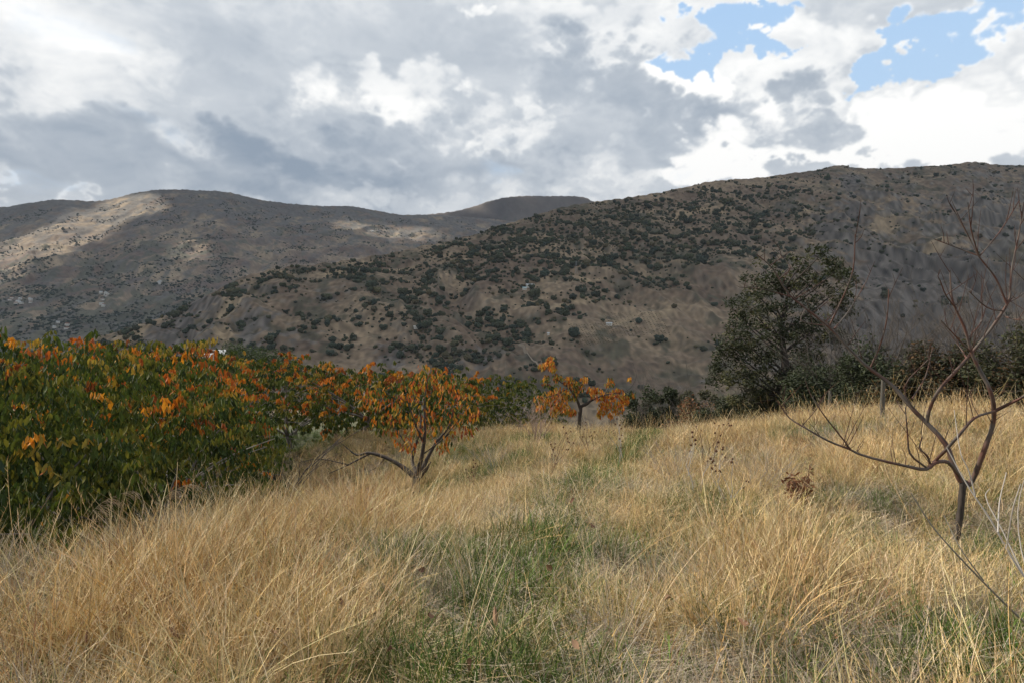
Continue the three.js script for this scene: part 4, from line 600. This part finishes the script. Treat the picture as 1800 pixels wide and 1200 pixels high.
{
  const r = rng(2024), dry = [], high = [], green = [], mess = [], farDry = [], STRAW = [[0.7, 0.54, 0.3], [0.64, 0.47, 0.23], [0.77, 0.64, 0.42], [0.54, 0.37, 0.17], [0.55, 0.46, 0.25]], GREY = [[0.48, 0.41, 0.32], [0.42, 0.36, 0.28]], BROWN = [[0.40, 0.23, 0.12], [0.33, 0.18, 0.1]], FRESH = [[0.09, 0.17, 0.022], [0.12, 0.2, 0.03], [0.07, 0.13, 0.025], [0.17, 0.2, 0.05]];
  for (let d = 0.9; d < 40; d += 0.25) {
    const half = d * 0.86 + 1.2, area = 2 * half * 0.25, n = area * (d < 5 ? 84 : d < 12 ? lerp(84, 62, (d - 5) / 7) : lerp(62, 26, clamp((d - 12) / 16, 0, 1)));
    for (let k = 0; k < n; k++) {
      const x = (r() * 2 - 1) * half, z = -(d + r() * 0.25), w = inOrchard(x, -z);
      if (Math.hypot(x, z) < 0.9 || w > 0.55 && r() < 0.75) continue;
      const y = ground(x, z) - 0.01, g = greenness(x, -z), patch = fbm2(x * 0.3 + 90, z * 0.3, 3), p2 = fbm2(x * 0.9 + 5, z * 0.9, 2), far = d > 10;
      const tone = w > 0.55 ? pick(FRESH, r) : patch + p2 * 0.4 < -0.26 ? pick(GREY, r) : p2 > 0.34 && r() < 0.5 || r() < 0.035 ? pick(BROWN, r) : pick(STRAW, r);
      const wind = (r() - 0.5) * 1.05, m = (h) => place(x, y, z, wind, r() * 6.28, (r() - 0.5) * 1.05, h, h, h);
      if (r() < g * 1.1 + 0.56) green.push([m((0.7 + r() * 0.7) * (0.72 + g * 0.12) * (d < 6 ? 1.25 : 1)), jitter(pick(FRESH, r), r, 0.25)]);
      if (r() > 0.14 + g * 1.0) (far ? farDry : dry).push([m((0.38 + 0.55 * r()) * (1 + patch * 0.75) * (1 - 0.45 * Math.exp(-(((x - curve(TRACK, d)) / 0.8) ** 2))) * (w > 0.3 ? 0.7 : 1) * (d < 5 ? 1.4 : d < 7 ? 1.15 : 1) * (x < 0.5 && d > 9 && d < 17 ? 0.72 : 1) * (1 - 0.5 * Math.exp(-(((x - 3.6) / 1.3) ** 2) - ((d - 5.6) / 1.4) ** 2) - 0.78 * Math.exp(-(((x + 1.65) / 0.9) ** 2) - ((d - 11.3) / 1.5) ** 2))), jitter(tone, r, 0.2)]);
      if (r() < 0.6 && d < 12) mess.push([place(x, y, z, 0, r() * 6.28, 0, 0.8 + r() * 0.5), jitter(r() < 0.25 ? pick(GREY, r) : tone, r, 0.22)]);
      if (r() < 0.08 && w < 0.5 && Math.hypot(x - 3.6, (d - 5.4) * 0.8) > 1.3) high.push([m(0.5 + r() * 0.5), jitter(pick(STRAW, r), r, 0.15)]);
    }
  }
  const make = (name, label, sets) => { const g = new THREE.Group(); g.name = name; g.userData = { kind: 'stuff', label, category: 'grass' }; scene.add(g); for (const [part, shapes, list] of sets) shapes.forEach((s, k) => copies(part, s, straw, list.filter((_, i) => i % shapes.length === k), g)); };
  make('dry_grass', 'tall straw coloured dry grass covering the slope', [['tufts', fineNear, dry], ['distant_tufts', fineFar, farDry], ['tall_stalks', tall, high], ['fallen_straw', litter, mess]]);
  make('green_grass', 'fresh green grass growing along the track and in the dips', [['tufts', fresh, green]]);
  console.log('grass', dry.length, farDry.length, high.length, mess.length, green.length);
  // drooping plumes over the bank on the left
  [[92, 6.2, 1.05, 'drooping pale grass plume on the bank at the far left'], [128, 6.0, 1.0, 'second drooping grass plume over the dark orchard leaves'], [262, 6.9, 0.8, 'short upright seed stalk on the edge of the bank']].forEach(([px, d, h, label], q) => {
    const [x] = at(px, 0, d), o = thing('grass_plume', label, 'grass', [x, ground(x, -d), -d], 'grass plumes on the bank'), s = new Shape(), rr = rng(px), P = (t) => [0.42 * t * t * t * h + 0.08 * t, h * (t * 1.1 - 0.28 * t * t * t), 0];
    s.limb([0, 0.25, 0.5, 0.75, 1].map((t) => [...P(t), 0.0028 * (1 - 0.6 * t)]), 4, 0, 3); mesh('stalk', s.build(), mat(0.55, 0.44, 0.28), o);
    const e = new Shape(); for (let k = 0; k < 46; k++) { const t = 0.66 + 0.36 * rr(), p = P(t), l = 0.05 + rr() * 0.06, a = (rr() - 0.5) * 1.2; e.limb([[...p, 0.001], [p[0] + l * 0.8, p[1] - l * 0.35 + (rr() - 0.5) * 0.03, p[2] + a * l, 0.003], [p[0] + l * 1.3, p[1] - l * 0.8, p[2] + a * l * 1.4, 0.0008]], 3, 0, 1); } mesh('seed_plume', e.build(), mat(0.5, 0.38, 0.26), o);
  });
  // brown dead leaves caught in the grass
  const dead = [mat(0.2, 0.11, 0.065), mat(0.16, 0.085, 0.055), mat(0.26, 0.16, 0.1)], curled = [leafShape(0.11, 0.075, 0.9, 0.6), leafShape(0.09, 0.07, 1.2, -0.5)];
  [[828, 1168], [690, 1152], [1018, 1152], [405, 975], [735, 1010], [480, 1125], [300, 1110], [1040, 925], [960, 1000], [755, 1085], [1010, 880], [1180, 1060], [150, 1140], [600, 1060], [870, 1110], [1310, 1110]].forEach(([px, py], k) => { const d = 1.5 / ((py - 600) / 1200), v = at(px, py, d), m = mesh(numbered('fallen_leaf'), curled[k % 2], dead[k % 3], scene); m.position.set(v[0], v[1] + 0.03, v[2]); m.rotation.set(0.7 + r(), r() * 6, r() * 2); m.scale.setScalar(0.45 + r() * 0.35); tag(m, 'curled brown dead leaf caught in the foreground grass', 'leaf', 'dead leaves caught in the grass'); });
}

renderer.render(scene, camera);
